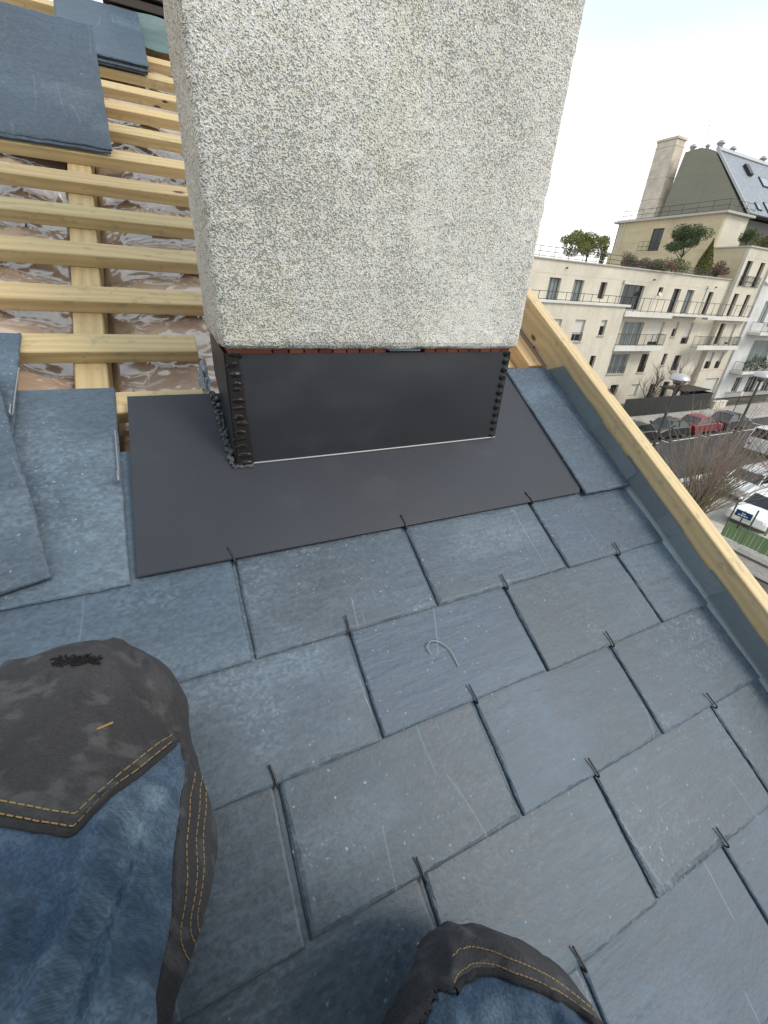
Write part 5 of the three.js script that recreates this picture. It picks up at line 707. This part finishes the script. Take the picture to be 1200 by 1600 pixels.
    const patch = (x, y, z) => { const [d, t, s] = legField(L, x, y, z), u = x, v = -z; const knee = L.hem(u) - v, panel = Math.max(s - t + 0.004, L.a - v - 0.25 * (u - (key === 'L' ? -0.12 : 0.16))); return Math.max(d - 0.0028, Math.min(knee, panel)); };
    P.push(wrapUV(surfaceNet(patch, [lo[0], lo[1], lo[2]], [hi[0], 0.32, Math.min(hi[2], key === 'L' ? 0.26 : 0.66)], key === 'L' ? 0.0040 : 0.0030), ...ax));
    // top-stitching: short threads laid on the hem, found by stepping down to the cloth
    const drop = (u, v) => { let y = 0.40; for (let i = 0; i < 400; i++) { const d = legField(L, u, y, -v)[0] - 0.0026; if (d < 0.0004) return y; y -= Math.max(0.0006, d * 0.7); if (y < 0) return null; } return y; };
    for (const off of [0.004, 0.011]) { let prev = null; const us = key === 'L' ? [-0.215, -0.056] : [0.122, 0.222]; for (let i = 0; i <= 150; i++) { const u = mix(us[0], us[1], i / 150), v = L.hem(u) + off, y = drop(u, v); const p = y === null ? null : V3(u, y + 0.0006, -v); if (p && prev && i % 4 && p.distanceTo(prev) < 0.02) S.push(bar(prev, p, 0.00055, 5)); prev = p; } }
    // the turned hem of the patch, a flat roll of cloth
    { const run = []; const us = key === 'L' ? [-0.225, -0.054] : [0.121, 0.226]; for (let i = 0; i <= 60; i++) { const u = mix(us[0], us[1], i / 60), v = L.hem(u), y = drop(u, v); if (y !== null && (!run.length || run[run.length - 1].distanceTo(V3(u, y, -v)) < 0.03)) run.push(V3(u, y - 0.0012, -v)); } if (run.length > 5) P.push(new THREE.TubeGeometry(new THREE.CatmullRomCurve3(run), 160, 0.0026, 7, false).toNonIndexed()); }
    // side seams on the shin panel
    const edge = []; for (let i = 0; i <= 100; i++) { const v = mix(key === 'L' ? 0.025 : -0.34, key === 'L' ? -0.14 : -0.47, i / 100), u0 = key === 'L' ? -0.115 : 0.11; let best = null; for (let u = u0; u < u0 + 0.14; u += 0.002) { const y = drop(u, v); if (y === null) continue; const [, t, q] = legField(L, u, y, -v); if (q < t - 0.006) { best = u; break; } } edge.push([v, best]); }
    for (const off of [0.003, 0.009, 0.0135]) { let prev = null; for (let i = 5; i <= 95; i++) { let m = 0, c = 0; for (let k = -5; k <= 5; k++) if (edge[i + k][1] !== null) { m += edge[i + k][1]; c++; } if (!c) { prev = null; continue; } const u = m / c + off, v = edge[i][0], y = drop(u, v), p = y === null ? null : V3(u, y + 0.0006, -v); if (p && prev && i % 3 && p.distanceTo(prev) < 0.012) S.push(bar(prev, p, 0.00055, 5)); prev = p; } }
  }
  // frayed hole over the left knee, a stray orange thread
  { const r = rng(91), F = [], yk = (u, v) => { let y = 0.3; for (let i = 0; i < 300; i++) { const d = legField(legs.L, u, y, -v)[0] - 0.0028; if (d < 0.0004) return y; y -= Math.max(0.0005, d * 0.7); } return y; };
    for (let i = 0; i < 170; i++) { const u = -0.116 + (r() - 0.5) * 0.030 + (r() - 0.5) * 0.006, v = 0.130 + (r() - 0.5) * 0.009 + (u + 0.116) * -0.25, A = V3(u, yk(u, v) + 0.0008, -v), b = V3((r() - 0.5) * 0.009, 0.0012 * r(), (r() - 0.5) * 0.005); F.push(bar(A, A.clone().add(b), 0.0007, 4)); }
    obj('frayed_hole', put(merge(F)), std({ color: new THREE.Color().setRGB(0.004, 0.004, 0.005), roughness: 1 }), man);
    const A = V3(-0.098, yk(-0.098, 0.066) + 0.001, -0.066), B2 = V3(-0.090, yk(-0.090, 0.069) + 0.001, -0.069); obj('loose_thread', put(bar(A, B2, 0.0009, 6)), std({ color: new THREE.Color().setRGB(0.30, 0.17, 0.06), roughness: 0.8 }), man); }
  const tr = obj('trousers', put(merge(T)), denimM, man); obj('knee_patches', put(merge(P)), patchM, tr); obj('stitching', put(merge(S)), threadM, tr);
  for (const [a, b] of [[B_(-0.18, -0.38, 0.052), B_(-0.185, -0.56, 0.045)], [B_(0.18, -0.75, 0.052), B_(0.19, -0.93, 0.045)]]) obj('boot', put(pUV(surfaceNet((x, y, z) => Math.max(smin(capd(x, y, z, a, b, 0.052, 0.048), capd(x, y, z, [b[0], b[1] - 0.01, b[2]], [b[0], b[1] + 0.10, b[2] + 0.02], 0.042, 0.038), 0.03), -(y - 0.004)), [a[0] - 0.08, -0.02, a[2] - 0.08], [a[0] + 0.09, 0.22, b[2] + 0.09], 0.009))), bootM, man);
}
{
  const p = thing('phone', 'black phone held up in both hands by the kneeling roofer', 'phone', [0, EYE, 0]); p.rotation.order = 'YXZ'; p.rotation.copy(camera.rotation);
  const b = obj('case', cbox(0.073, 0.15, 0.008, 0.003), std({ color: new THREE.Color().setRGB(0.02, 0.02, 0.022), roughness: 0.4 }), p); b.position.set(0, -0.05, 0.018);
  const s = obj('screen', cbox(0.067, 0.143, 0.001, 0.0003), std({ color: new THREE.Color().setRGB(0.01, 0.01, 0.012), roughness: 0.1 }), p); s.position.set(0, -0.05, 0.0227);
}
scene.traverse((o) => { if (o.isMesh) { o.castShadow = true; o.receiveShadow = true; } });
renderer.setSize(768, 1024);
renderer.render(scene, camera);
